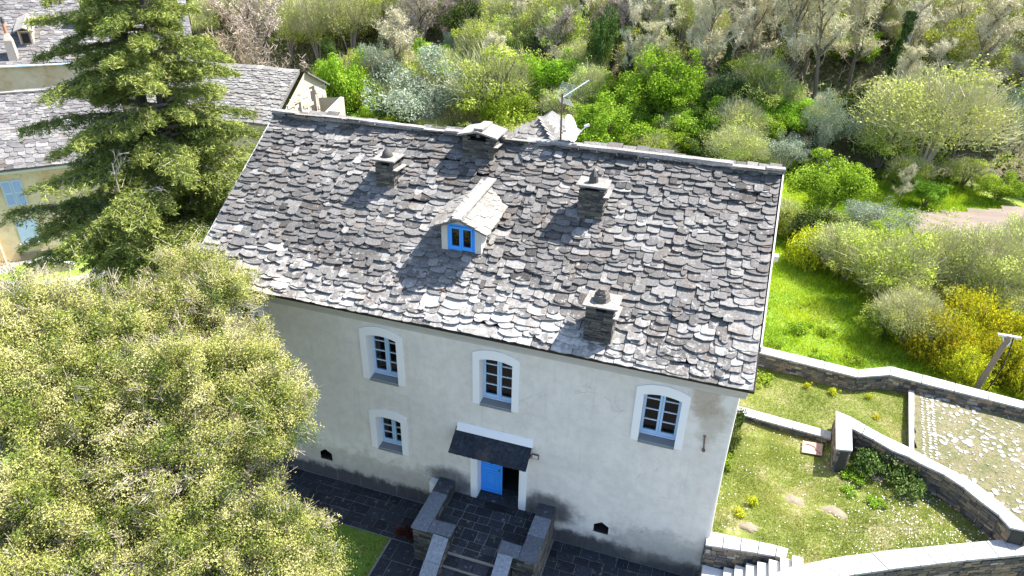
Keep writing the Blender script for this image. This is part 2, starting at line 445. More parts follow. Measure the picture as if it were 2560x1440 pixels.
def arch(x0, x1, zt, rise, n=10):
    pts = []
    for i in range(n+1):
        u = i/n; pts.append((x0+(x1-x0)*u, zt+rise*(1-(2*u-1)**2)))
    return pts
WINS = [(-6.95, 1.38, 4.637, 6.36, .20, 'window'), (-2.356, 1.35, 4.637, 6.36, .17, 'window'), (1.121, 1.35, 4.637, 6.36, .17, 'window'),
        (5.597, 1.35, 4.637, 6.36, .17, 'window'), (-2.3, 1.26, 1.9665, 3.42, .15, 'window')]
BAND = .2
holes = []
for x0, w, zb, zt, rise, _ in WINS:
    a, b = x0+BAND, x0+w-BAND
    holes.append([(a, zb), (b, zb)] + arch(b, a, zt-BAND, rise*.8))
DX0, DX1, DZ0, DZ1 = 1.22, 2.6, .98, 3.05
holes.append([(DX0, DZ0), (DX1, DZ0), (DX1, DZ1), (DX0, DZ1)])
VENTS = [(4.9, .86), (-4.33, .84)]
for vx, vz in VENTS: holes.append([(vx, vz), (vx+.44, vz), (vx+.44, vz+.27), (vx+.22, vz+.42), (vx, vz+.27)])
outer = [(XL, -.4), (XR-.07, -.4), (XR-.07, 7.02), (XL, 7.02)]
pl = [[Vector((x, z, 0)) for x, z in p] for p in [outer]+holes]
flat = [p for q in pl for p in q]
tri = tessellate_polygon(pl)
b = MB(); b.add([(p.x, 0, p.y) for p in flat], [tuple(t) for t in tri])
# rounded, slightly battered right corner and side walls with gable
def rc(z, k):    # corner profile k=0..4
    th = math.pi/2*k/4; bt = .10*ss((4.5-z)/4.5)
    return (XR-.07+(.07+bt)*math.sin(th), .07-.07*math.cos(th), z)
zs = [-.4, 1, 2, 3, 4.5, 7.02]
for i in range(len(zs)-1):
    for k in range(4):
        b.add([rc(zs[i], k), rc(zs[i], k+1), rc(zs[i+1], k+1), rc(zs[i+1], k)], [(0, 1, 2, 3)])
    p, q = rc(zs[i], 4), rc(zs[i+1], 4)
    b.add([p, (p[0], YB, p[2]), (q[0], YB, q[2]), q], [(0, 1, 2, 3)])
b.add([(XR, .07, 7.02), (XR, YB, 7.02), (XR, YR, ZR-.14)], [(0, 1, 2)])
b.add([(XL, 0, -.4), (XL, 0, 7.02), (XL, YR, ZR-.14), (XL, YB, 7.02), (XL, YB, -2.4), (XL, 0, -2.4)], [(0, 1, 2, 3, 4, 5)])
b.add([(XL, YB, -2.4), (XR+.1, YB, -2.4), (XR, YB, 7.02), (XL, YB, 7.02)], [(0, 1, 2, 3)])
b.build('wall', MT['plaster'], house)
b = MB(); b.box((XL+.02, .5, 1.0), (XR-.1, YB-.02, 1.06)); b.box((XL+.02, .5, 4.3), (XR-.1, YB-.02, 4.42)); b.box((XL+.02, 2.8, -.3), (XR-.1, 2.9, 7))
for vx, vz in VENTS: b.box((vx-.02, .3, vz-.05), (vx+.5, .34, vz+.5)); b.box((vx-.02,.0,vz-.03),(vx+.46,.3,vz-.002))  # black plates behind the vents stand in for the shade inside
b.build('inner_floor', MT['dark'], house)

# cornice under the eaves
prof = [(-.002, 6.62), (-.05, 6.64), (-.06, 6.72), (-.11, 6.76), (-.24, 6.95), (-.27, 7.0), (-.27, 7.07), (0, 7.12)]
b = MB(); n = len(prof); xs = (XL-.12, XR+.12)
b.add([(x, y, z) for x in xs for y, z in prof], [(i, i+1, n+i+1, n+i) for i in range(n-1)]+[tuple(range(n)), tuple(range(2*n-1, n-1, -1))])
b.build('cornice', MT['cornice'], house)

def window(x0, w, zb, zt, rise, rows=4):
    a, c = x0+BAND, x0+w-BAND; F, D = -.045, .42
    out = [(x0, zb)]+arch(x0, x0+w, zt, rise)+[(x0+w, zb)]
    inn = [(a, zb)]+arch(a, c, zt-BAND, rise*.45)+[(c, zb)]
    n = len(out); v = []
    for (px, pz), (qx, qz) in zip(out, inn): v += [(px, F, pz), (px, .004, pz), (qx, F, qz), (qx, D, qz)]
    f = []
    for i in range(n-1):
        k = 4*i; f += [(k, k+4, k+6, k+2), (k+1, k+5, k+4, k), (k+2, k+6, k+7, k+3)]
    f += [(0, 2, 3, 1), (4*n-4, 4*n-3, 4*n-1, 4*n-2)]
    # the window frame itself
    fy0, fy1 = .30, .37; st = .065; zf = zb+.07; top = zt-BAND+rise*.45-.01; mid = (a+c)/2
    fr = MB()
    sh = zt-BAND-.02
    fr.box((a+.005, fy0, zf), (a+st, fy1, sh+.05)); fr.box((c-st, fy0, zf), (c-.005, fy1, sh+.05))
    fr.box((mid-.065, fy0-.012, zf), (mid-.004, fy1, top-.03)); fr.box((mid+.004, fy0-.012, zf), (mid+.065, fy1, top-.03))
    fr.box((a+st+.002, fy0+.004, zf), (mid-.067, fy1-.002, zf+.09)); fr.box((mid+.067, fy0+.004, zf), (c-st-.002, fy1-.002, zf+.09))
    ap = arch(a+.01, c-.01, sh, rise*.45)
    vv = [(x, fy0+.006, z-.03) for x, z in ap]+[(x, fy0+.006, z+.05) for x, z in ap]; m = len(ap)
    fr.add(vv, [(i, i+1, m+i+1, m+i) for i in range(m-1)])
    wo_ = fr.build('window', MT['paleblue'], house)
    s = MB(); s.add(v, f); s.build('surround', MT['white'], wo_)
    s = MB(); s.add([(a, F+.012, zb-.012), (c, F+.012, zb-.012), (c, .42, zb+.035), (a, .42, zb+.035), (a, F+.012, zb-.06), (c, F+.012, zb-.06)], [(0, 1, 2, 3), (4, 5, 1, 0)])
    s.build('sill', MT['sill'], wo_)
    s = MB(); s.box((a+.004, fy0-.05, zf-.035), (c-.004, fy1, zf-.002)); s.build('bottom_rail', MT['mutin'], wo_)
    H = (sh+.02-(zf+.09))
    for x_a, x_b in ((a+st+.003, mid-.068), (mid+.068, c-st-.003)):
        for r in range(rows):
            z0 = zf+.092+H*r/rows; z1 = zf+.09+H*(r+1)/rows
            if r == rows-1: z1 = sh+rise*.25
            p = MB(); p.add([(x_a, .336, z0), (x_b, .336, z0), (x_b, .336, z1), (x_a, .336, z1)], [(0, 1, 2, 3)])
            p.build('pane', MT['glass'], wo_)
            if r: 
                p = MB(); p.box((x_a, fy0+.008, z0-.014), (x_b, fy1-.01, z0+.014)); p.build('glazing_bar', MT['mutin'], wo_)
for wd in WINS: window(*wd[:5])

# door with surround, one leaf closed and one open
b = MB()
b.box((1.03, -.05, .93), (DX0, .002, 3.3)); b.box((DX0-.001, -.05, .95), (DX0+.03, .4, DZ1)); b.box((DX1-.03, -.05, .95), (DX1+.001, .4, DZ1))
b.box((DX1, -.05, .93), (2.8, .002, 3.3)); b.box((DX0, -.05, DZ1-.05), (DX1, .4, DZ1+.2))
b.build('door_surround', MT['white'], house)
b = MB(); b.box((DX0+.02, -.1, .93), (DX1-.02, .55, 1.03)); b.build('threshold', MT['slate_paving'], house)
b = MB(); b.box((DX0+.03, .27, 1.04), (1.92, .32, 2.98))
door = b.build('door', MT['blue'], house)
for i, (mx, mz) in enumerate(((0, 0), (.09, .12), (.17, .22))):
    b = MB()
    for z0, z1 in ((1.12, 2.05), (2.12, 2.9)):
        x0, x1 = DX0+.09+mx, 1.86-mx; a0, a1 = z0+mz, z1-mz
        if a1-a0 < .1 or x1-x0 < .06: continue
        t = .028
        b.box((x0, .25, a0), (x1, .268, a0+t)); b.box((x0, .25, a1-t), (x1, .268, a1)); b.box((x0, .25, a0+t), (x0+t, .268, a1-t)); b.box((x1-t, .25, a0+t), (x1, .268, a1-t))
    if b.v: b.build('panel_moulding', MT['blue'], door)
b = MB(); b.box((1.90, .24, 1.05), (1.95, .268, 2.96)); b.build('meeting_strip', MT['blue'], door)
b = MB(); b.box((DX0+.04, .23, 1.06), (1.89, .268, 1.11)); b.build('weather_bar', MT['blue'], door)
b = MB(); b.tube((1.85, .268, 2.02), (1.85, .21, 2.02), .02, .028, 8); b.build('handle', MT['rust'], door)
b = MB(); b.box((2.52, .34, 1.04), (2.565, 1.0, 2.98)); b.build('open_door', MT['blue'], house)

# ------------------------------------------------ roof
b = MB()
RX0, RX1 = -7.87, 8.31
for (y0, z0, y1, z1) in ((YE, ZE, YR, ZR), (YB+.36, ZE-.1, YR, ZR)):
    xa, xb = RX0, RX1
    v = [(xa, y0, z0-.04), (xb, y0, z0-.04), (xb, y1, z1-.04), (xa, y1, z1-.04), (xa, y0, z0-.10), (xb, y0, z0-.10), (xb, y1, z1-.12), (xa, y1, z1-.12)]
    b.add(v, [(0, 1, 2, 3), (4, 7, 6, 5), (0, 4, 5, 1), (0, 3, 7, 4), (1, 5, 6, 2)])
b.add([(-8.1, YE, ZE-.05), (RX0, YE, ZE-.05), (RX0, .4, zr(.4)-.05), (-8.1, .35, zr(.35)-.05)], [(0, 1, 2, 3)])
roof = b.build('roof', MT['underlay'], house)
rr = random.Random(21)
P = plane((0, YE, ZE), (1, 0, 0), (0, CO, SI), .05)
def skip_main(x, t):
    y = YE+t*CO
    return -.33 < x < .78 and 1.55 < y < 3.0
sl = slate_rows(P, RX0+.04, RX1-.04, TL, (.135, .225), (.26, .62), rr, skip=skip_main, jit=.07, left=lambda t: (-8.12 if t < .75 else RX0+.04), tstart=-.06)
# uneven little stones wedged into gaps
for _ in range(420):
    x = rr.uniform(-7.6, 8); t = rr.uniform(.1, 6.2)
    if not skip_main(x, t): sl.append(slate_piece(P, x, t, rr.uniform(.14, .34), rr.uniform(.08, .15), rr, h0=.06, lift=.03))
def eave_tone(p):  # slates paler towards the eaves, where they are lichened
    v, f, t = p; x, y = v[0][0], v[0][1]; e = ss((1.5-y)/1.7)
    return (v, f, min(1, max(0, t*.85+e*(.30 if x < 5 else .16)-.06+.1*math.sin(x*.8+y*1.3))))
sl = [eave_tone(p) for p in sl]
emit('slate', sl, MT['slate'], roof, 300, 'slates')
# back slope: thin laid slates, seen only from elsewhere
Pb = plane((0, YB+.36, ZE-.1), (-1, 0, 0), (0, -CO, SI), .05)
bk = slate_rows(Pb, -RX1, -RX0, 6.5, (.3, .4), (.6, .9), rr)
mb = MB()
for v, f, t in bk: mb.add(v, f, t)
mb.build('back_slates', MT['slate'], roof, kind='stuff')
# ridge stones
x = RX0
while x < RX1-.1:
    L = rr.uniform(.75, 1.15)
    if x+L > RX1-.3: L = RX1-x
    h = rr.choice((0, .045, .06))+rr.uniform(-.01, .01); sk = rr.uniform(-.02, .02)
    v = []
    for xx in (x-.03, x+L*.5, x+L+.03):
        for yy, zz in ((YR-.14, -.08), (YR-.125, .045), (YR+.01, .065), (YR+.14, .03), (YR+.15, -.03)):
            v.append((xx+rr.uniform(-.012, .012), yy+sk+rr.uniform(-.02, .02), ZR+.06+h+zz+rr.uniform(-.008, .008)))
    f = []
    for i in (0, 5):
        for k in range(4): f.append((i+k, i+5+k, i+6+k, i+1+k))
    f += [(0, 1, 2, 3, 4), (14, 13, 12, 11, 10)]
    q = MB(); q.add(v, f, rr.random()*.5+.5); q.build('ridge_stone', MT['slate_pale'], roof)
    x += L
# verge bands of mortar
for xx, w_, y0_ in ((RX1-.01, .04, YE+.9), (RX0-.045, .045, YE+.8)):
    q = MB(); q.add([(xx, y0_, zr(y0_)-.1), (xx+w_, y0_, zr(y0_)-.1), (xx+w_, YR, ZR-.1), (xx, YR, ZR-.1), (xx, y0_, zr(y0_)+.04), (xx+w_, y0_, zr(y0_)+.04), (xx+w_, YR, ZR+.04), (xx, YR, ZR+.04)],
                    [(4, 5, 6, 7), (0, 1, 5, 4), (1, 2, 6, 5), (3, 0, 4, 7)])
    q.build('verge_band', MT['mortar'], roof)
# moss cushions in the joints
q = MB()
for (mx, mt) in ((5.55, .12), (5.75, .18), (2.2, .5), (.1, 1.0), (-1.6, 1.15), (-3.9, 1.9), (4.8, 1.1), (3.0, .25), (-.6, 1.5)):
    for k in range(5):
        c = P(mx+rr.uniform(-.09, .09), mt+rr.uniform(-.05, .05), .075); r = rr.uniform(.035, .06)
        q.tube(c+Vector((0, 0, -.03)), c+Vector((0, 0, .012)), r, r*.5, 7)
q.build('moss', simple('rust_moss', (.10, .045, .025), .95, .3, 20, .5), roof, kind='stuff')

# ------------------------------------------------ dormer
b = MB(); y = 1.5
v = [(-.38, y, 8.36), (.80, y, 8.36), (.80, y, 9.33), (.22, y, 9.55), (-.38, y, 9.33),
     (-.38, 3.2, 9.48), (.80, 3.2, 9.48)]
h = [(-.2, y, 8.52), (.62, y, 8.52), (.62, y, 9.34), (-.2, y, 9.34)]
b.add([(-.38, y, 8.36), (.80, y, 8.36), (.80, y, 8.52), (-.38, y, 8.52)], [(0, 1, 2, 3)])
b.add([(-.38, y, 8.52), (-.2, y, 8.52), (-.2, y, 9.34), (-.38, y, 9.33)], [(0, 1, 2, 3)])
b.add([(.62, y, 8.52), (.80, y, 8.52), (.80, y, 9.33), (.62, y, 9.34)], [(0, 1, 2, 3)])
b.add([(-.38, y, 9.33), (-.2, y, 9.34), (.62, y, 9.34), (.80, y, 9.33), (.22, y, 9.55)], [(0, 1, 2, 3, 4)])
b.add([(.80, y, 8.36), (.80, 3.3, 9.6), (.80, 3.3, 9.5), (.80, y, 9.33)], [(0, 1, 2, 3)])
b.add([(-.38, y, 8.36), (-.38, 3.3, 9.6), (-.38, 3.3, 9.5), (-.38, y, 9.33)], [(0, 1, 2, 3)])
b.add([(-.2, y, 8.52), (-.2, y+.12, 8.52), (-.2, y+.12, 9.34), (-.2, y, 9.34)], [(0, 1, 2, 3)])
b.add([(.62, y, 8.52), (.62, y+.12, 8.52), (.62, y+.12, 9.34), (.62, y, 9.34)], [(0, 1, 2, 3)])
dormer = b.build('dormer', simple('dormer_plaster', (.50, .47, .42), .9, .2, 3, .3), house)
b = MB(); f0, f1 = y+.02, y+.07
b.box((-.2, f0, 8.52), (-.13, f1, 9.34)); b.box((.55, f0, 8.52), (.62, f1, 9.34)); b.box((-.13, f0, 8.52), (.55, f1, 8.58)); b.box((-.13, f0, 9.27), (.55, f1, 9.34))
for xa, xb in ((-.125, .205), (.215, .545)):
    z0, z1 = 8.585, 9.265; g0, g1 = f0-.025, f1
    b.box((xa, g0, z0), (xa+.05, g1, z1)); b.box((xb-.05, g0, z0), (xb, g1, z1)); b.box((xa+.05, g0+.002, z0), (xb-.05, g1, z0+.09)); b.box((xa+.05, g0+.002, z1-.07), (xb-.05, g1, z1))
b.build('dormer_window', MT['blue'], dormer)
b = MB()
for xa, xb in ((-.075, .155), (.265, .495)): b.add([(xa, y+.05, 8.67), (xb, y+.05, 8.67), (xb, y+.05, 9.2), (xa, y+.05, 9.2)], [(0, 1, 2, 3)])
b.build('pane', MT['glass'], dormer)
b = MB(); b.box((-.19, y+.4, 8.4), (.6, y+.42, 9.4)); b.build('dark_backing', MT['dark'], dormer)  # black sheet painted for the unlit space behind the panes
b = MB()
for s in (-1, 1):
    xe, xr = .22+s*.80, .22
    b.add([(xe, 1.28, 9.25), (xe, 3.2, 9.48), (xr+.1, 3.85, 9.94), (xr, 1.28, 9.58), (xe, 1.28, 9.20), (xe, 3.2, 9.43), (xr+.1, 3.85, 9.89), (xr, 1.28, 9.52)],
          [(0, 1, 2, 3), (4, 7, 6, 5), (0, 4, 5, 1), (0, 3, 7, 4)])
b.build('dormer_roof', MT['slate_old'], dormer)
Pd = plane((1.06, 1.2, 9.24), (0, 1, .12), (-.82, 0, .355), 0)
ds = slate_rows(Pd, 0, 2.0, .93, (.13, .2), (.22, .36), rr, right=lambda t: 1.95+.75*t, jit=.02, lift=.03, thick=(.012, .022))
Pe = plane((-.62, 3.15, 9.46), (0, -1, -.12), (.82, 0, .355), 0)
ds += slate_rows(Pe, 0, 2.0, .93, (.13, .2), (.22, .36), rr, left=lambda t: -.7*t, right=lambda t: 1.97, jit=.02, lift=.03, thick=(.012, .022))
emit('slate', ds, MT['slate_pale'], dormer, 300)
for i in range(3):
    y0 = 1.14+i*.88; y1 = y0+.93; z0 = 9.635+.13*(y0-1.2)+.012*i; z1 = 9.635+.13*(y1-1.2)+.03
    q = MB(); xo = .25+.04*i
    q.add([(xo-.15, y0, z0-.015), (xo+.13, y0, z0-.02), (xo+.17, y1, z1-.02), (xo-.1, y1, z1-.01), (xo-.15, y0, z0+.035), (xo+.13, y0, z0+.03), (xo+.17, y1, z1+.02), (xo-.1, y1, z1+.03), ],
          [(4, 5, 6, 7), (0, 1, 5, 4), (1, 2, 6, 5), (3, 0, 4, 7), (0, 3, 2, 1)], .8)
    q.build('ridge_slab', MT['slate_pale'], dormer)

# ------------------------------------------------ chimneys
def jbox(a, b, rng, j=.008, t=.5):
    (x0, y0, z0), (x1, y1, z1) = a, b
    J = lambda: rng.uniform(-j, j)
    v = [(x0+J(), y0+J(), z0), (x1+J(), y0+J(), z0), (x1+J(), y1+J(), z0), (x0+J(), y1+J(), z0), (x0+J(), y0+J(), z1), (x1+J(), y0+J(), z1), (x1+J(), y1+J(), z1), (x0+J(), y1+J(), z1)]
    return (v, [(4, 5, 6, 7), (0, 1, 5, 4), (1, 2, 6, 5), (2, 3, 7, 6), (3, 0, 4, 7)], t)
def chimney(x0, x1, y0, y1, zt, kind, rng, parent=house, zroof=zr, limit=66):
    zb = min(zroof(y0), zroof(y1))-.1
    c = MB(); c.box((x0+.04, y0+.04, zb), (x1-.04, y1-.04, zt-.16))
    ch = c.build('chimney', MT['darkjoint'], parent)
    vis, hid = [], []
    z = zb
    while z < zt-.005:
        h = rng.uniform(.038, .07); h = min(h, zt-z)
        top = z > zt-.15
        for side in 'fblr':
            a, e = (x0, x1) if side in 'fb' else (y0+.085, y1-.085)
            s = a
            while s < e-.01:
                L = rng.uniform(.1, .3)
                if s+L > e-.08: L = e-s
                if top and rng.random() < .0: pass
                slot = top and (a+(e-a)*.2 < s+L/2 < a+(e-a)*.8) and side in 'frl'
                if not slot:
                    o = rng.uniform(-.018, .014); g_ = .004
                    tt = min(1, max(0, rng.gauss(.42, .22)))
                    if side == 'f': p = jbox((s+g_, y0-o-.004, z+g_), (s+L-g_, y0+.08, z+h), rng, t=tt); zz = zroof(y0)
                    elif side == 'b': p = jbox((s+g_, y1-.08, z+g_), (s+L-g_, y1+o, z+h), rng, t=tt); zz = zroof(y1)
                    elif side == 'l': p = jbox((x0-o-.004, s+g_, z+g_), (x0+.08, s+L-g_, z+h), rng, t=tt); zz = zroof(s)
                    else: p = jbox((x1-.08, s+g_, z+g_), (x1+o+.004, s+L-g_, z+h), rng, t=tt); zz = zroof(s)
                    if z+h > zz-.05: (vis if side in 'fr' else hid).append(p)
                s += L
        z += h
    vis.sort(key=lambda p: -p[0][0][2])
    for i, (v, f, t) in enumerate(vis):
        if i < limit:
            cc = Vector(v[0]); q = MB(); q.add([Vector(a)-cc for a in v], f, t); q.build('stone', MT['stone_chim'], ch, loc=cc)
        else: hid.append((v, f, t))
    q = MB()
    for v, f, t in hid: q.add(v, f, t)
    q.build('side_stones', MT['stone_chim'], ch, kind='stuff')
    # ledge slab on the right side and cap slab
    q = MB(); v, f, t = jbox((x1-.02, y0-.02, zt-.27), (x1+.11, y1+.06, zt-.235), rng, .012); q.add(v, f, .75); q.build('ledge_slab', MT['slate_pale'], ch)
    ox, oy = .07, .07
    if kind != 'gable':
        q = MB(); v, f, t = jbox((x0-ox, y0-oy, zt), (x1+ox*1.2, y1+oy, zt+.045), rng, .018)
        v = [(a, bb, cz+(.03 if bb > (y0+y1)/2 else 0)) for a, bb, cz in v]
        q.add(v, f, .5); q.add([v[i] for i in (0, 1, 2, 3)], [(3, 2, 1, 0)]); q.build('cap_slab', MT['slate_pale'], ch)
    xc, yc = (x0+x1)/2-.02, (y0+y1)/2
    if kind == 'gable':
        ym = (y0+y1)/2; xm = (x0+x1)/2
        for s in (-1, 1):
            q = MB(); xe = xm+s*(x1-x0)*.5+s*.12
            v = [(xe, y0-.12, zt+.02), (xe, y1+.12, zt+.05), (xm, y1+.12, zt+.20), (xm, y0-.12, zt+.16)]
            v2 = [(a, bb, cz+.05) for a, bb, cz in v]
            q.add(v+v2, [(4, 5, 6, 7), (0, 1, 5, 4), (1, 2, 6, 5), (2, 3, 7, 6), (3, 0, 4, 7), (3, 2, 1, 0)], .8); q.build('cap_slab', MT['slate_pale'], ch)
        q = MB(); q.box((xm-.12, y0-.05, zt+.225), (xm+.16, y1+.1, zt+.28), .9); q.build('ridge_slab', MT['slate_pale'], ch)
        for xx in (x0+.05, xm-.05, x1-.12):
            q = MB(); v, f, t = jbox((xx, y0-.02, zt), (xx+.10, y0+.1, zt+.10), rng); q.add(v, f, .7); q.build('pier_stone', MT['stone_chim'], ch)
        q = MB(); v, f, t = jbox((x0+.04, y0+.1, zt), (x1-.04, y1-.02, zt+.08), rng); q.add(v, f, .1); q.build('flue', MT['dark'], ch)
    def lump(rs, zs_, n=9):
        q = MB(); V = []
        for r, z_ in zip(rs, zs_):
            for i in range(n):
                th = 2*math.pi*i/n; k = r*rng.uniform(.88, 1.1); V.append((xc+k*math.cos(th), yc+k*math.sin(th), z_))
        F = [(a*n+i, a*n+(i+1) % n, (a+1)*n+(i+1) % n, (a+1)*n+i) for a in range(len(rs)-1) for i in range(n)]
        F.append(tuple(range((len(rs)-1)*n, len(rs)*n))); q.add(V, F, .38); return q
    if kind == 'cone':
        lump([.17, .17, .13, .07, .02], [zt+.05, zt+.12, zt+.20, zt+.27, zt+.31]).build('finial', MT['stone_chim'], ch, smooth=True)
    if kind == 'point':
        lump([.13, .12, .11, .06, .01], [zt+.05, zt+.16, zt+.25, zt+.36, zt+.45]).build('finial', MT['stone_chim'], ch)
    if kind == 'stack':
        z0 = zt+.05
        for r, h in ((.2, .10), (.21, .09), (.16, .09), (.11, .07)):
            lump([r, r*1.05, r*.9], [z0, z0+h*.5, z0+h], 7).build('finial', MT['stone_wall'], ch); z0 += h*.93
    return ch
rc_ = random.Random(5)
chimney(-3.11, -2.51, 2.92, 3.5, 10.33, 'cone', rc_)
chimney(3.11, 3.81, 2.9, 3.42, 10.38, 'point', rc_)
chimney(4.12, 4.82, -.08, .52, 8.46, 'stack', rc_)
chimney(-.79, .22, 4.12, 4.86, 11.0, 'gable', rc_, limit=75)

# rear dormer whose slate roof shows above the ridge
b = MB()
x0, x1, y0, y1, zb, zt_ = .35, 1.9, 5.3, 7.6, 9.0, 10.72
b.box((x0, y0+.3, zb), (x1, y1-.2, 10.45)); rd = b.build('rear_dormer', MT['cream'], house)
b = MB(); ap = (1.15, 5.9, 11.22); ap2 = (1.0, 7.7, 11.1)
c1, c2, c3, c4 = (.15, 4.95, 10.62), (2.05, 4.95, 10.62), (2.05, 7.8, 10.5), (.15, 7.8, 10.5)
b.add([c1, c2, c3, c4, ap, ap2], [(0, 1, 4), (1, 2, 5, 4), (3, 0, 4, 5), (0, 3, 2, 1)])
b.build('rear_dormer_roof', MT['slate_old'], rd)
def tri_slates(c1, c2, apx, rng, mt, par):
    c1, c2, apx = Vector(c1), Vector(c2), Vector(apx)
    L = (c2-c1).length; sd_ = (c2-c1)/L; foot = c1+sd_*((apx-c1).dot(sd_)); td = apx-foot; T = td.length
    sa = (foot-c1).length
    Pp = plane(c1, sd_, td)
    ps = slate_rows(Pp, 0, L, T-.05, (.15, .2), (.22, .36), rng, left=lambda t: max(0, sa*t/T), right=lambda t: L-(L-sa)*max(0, t)/T, jit=.02, lift=.03, thick=(.012, .025))
    emit('slate', ps, mt, par, 300)
tri_slates(c1, c2, ap, rr, MT['slate_pale'], rd)
tri_slates(c2, (2.05, 7.2, 10.53), ap, rr, MT['slate_pale'], rd)

# ------------------------------------------------ canopy over the door
b = MB()
cx0, cx1 = .62, 2.92
v = [(cx0, 0, 3.60), (cx1, 0, 3.60), (cx1-.02, -.62, 3.16), (cx0+.0, -.62, 3.16)]
b.add(v+[(a, y_, z-.06) for a, y_, z in v], [(0, 1, 2, 3), (7, 6, 5, 4), (3, 2, 6, 7), (0, 3, 7, 4), (2, 1, 5, 6)])
canopy = b.build('canopy', MT['slate_new'], house)
Pc = plane((0, -.64, 3.15), (1, 0, 0), (0, .62, .44), 0)
cs = slate_rows(Pc, cx0-.03, cx1+.02, .76, (.10, .115), (.14, .2), rr, jit=.008, lift=.012, thick=(.006, .01), gap=.006)
emit('slate', cs, MT['slate_new'], canopy, 300)
b = MB(); b.add([(cx0+.02, -.004, 3.78), (cx1+.03, -.004, 3.78), (cx1+.03, -.05, 3.74), (cx1+.03, -.14, 3.575), (cx0+.02, -.14, 3.575), (cx0+.02, -.05, 3.74), (cx0+.02, -.004, 3.5), (cx1+.03, -.004, 3.5)],
                [(0, 5, 2, 1), (5, 4, 3, 2), (0, 6, 4, 5), (1, 2, 3, 7)])
b.build('flashing', MT['white'], canopy)
for xx in (cx0+.25, cx1-.3):
    b = MB(); b.tube((xx, 0, 3.0), (xx, -.5, 3.2), .03, .03, 6); b.build('bracket', MT['wood'], canopy)
# fittings of the wall
b = MB(); b.tube((7.44, -.03, 5.24), (7.48, -.03, 4.82), .018, .018, 6); b.tube((7.41, -.03, 5.25), (7.47, -.03, 5.25), .022, .022, 6)
b.tube((7.48, 0, 4.80), (7.48, -.06, 4.80), .045, .045, 8); b.build('iron_anchor', MT['rust'], house)
b = MB(); b.box((2.92, -.05, 3.11), (3.13, -.003, 3.27)); lp = b.build('wall_box', MT['rust'], house)
b = MB(); b.box((2.945, -.06, 3.135), (3.105, -.051, 3.245)); b.build('box_cover', MT['plastic'], lp)
b = MB(); b.box((2.83, -.08, 3.10), (2.89, -.003, 3.2)); b.build('lamp_socket', MT['rust'], house)
b = MB(); b.box((-.29, -.22, .84), (.0, -.004, 1.28)); mbx = b.build('meter_box', MT['plastic'], house)
b = MB(); b.box((-.27, -.228, .87), (-.02, -.221, 1.25)); b.build('box_door', MT['white'], mbx)
b = MB(); b.tube((-.05, -.229, 1.04), (-.05, -.236, 1.04), .018, .018, 8); b.build('lock', MT['black'], mbx)
b = MB(); b.box((8.35, 3.5, 8.75), (8.55, 3.7, 8.9)); b.build('gable_bracket', MT['metal'], house)

# ================================================================ entrance steps
steps = thing('entrance_steps', 'dark slate landing and steps with low stone parapets in front of the blue door', 'steps', (2, -1, 0))
def sub(P3): return tuple(P3)
def slabs(x0, x1, y0, y1, z, rh, rw, rng, th=.03, g=.008, vert=False, t0=.3, t1=.7, edge=None):
    out = []; y = y1
    while y > y0+.03:
        h = rng.uniform(*rh)
        if y-h < y0+.12: h = y-y0
        s = x0-rng.uniform(0, rw[0]*.6)
        while s < x1-.02:
            w = rng.uniform(*rw); a, e = max(s, x0), min(s+w, x1)
            if x1-e < .1: e = x1; w = e-s+.01
            if e-a > .05:
                j = lambda: rng.uniform(-.004, .004); zz = z+rng.uniform(-.004, .004)
                v = [(a+g+j(), y-h+g+j(), zz-th), (e-g+j(), y-h+g+j(), zz-th), (e-g+j(), y-g+j(), zz-th), (a+g+j(), y-g+j(), zz-th)]
                v += [(p[0], p[1], zz+rng.uniform(-.003, .003)) for p in v]
                out.append((v, [(4, 5, 6, 7), (0, 1, 5, 4), (1, 2, 6, 5), (2, 3, 7, 6), (3, 0, 4, 7)], rng.uniform(t0, t1)))
            s += w
        y -= h
    return out
def rel(parent, pcs):
    L = parent.location
    return [([Vector(p)-L for p in v], f, t) for v, f, t in pcs]
def emit_rel(name, pcs, m, parent, limit=300, stuff=None):
    L = Vector(parent.location)
    ps = sorted(pcs, key=lambda p: (Vector(p[0][0])-CAM).length_squared)
    for v, f, t in ps[:limit]:
        c = Vector(v[0]); q = MB(); q.add([Vector(a)-c for a in v], f, t); q.build(name, m, parent, loc=c-L)
    if ps[limit:]:
        q = MB()
        for v, f, t in ps[limit:]: q.add([Vector(a)-L for a in v], f, t)
        q.build(stuff or name+'s', m, parent, kind='stuff')
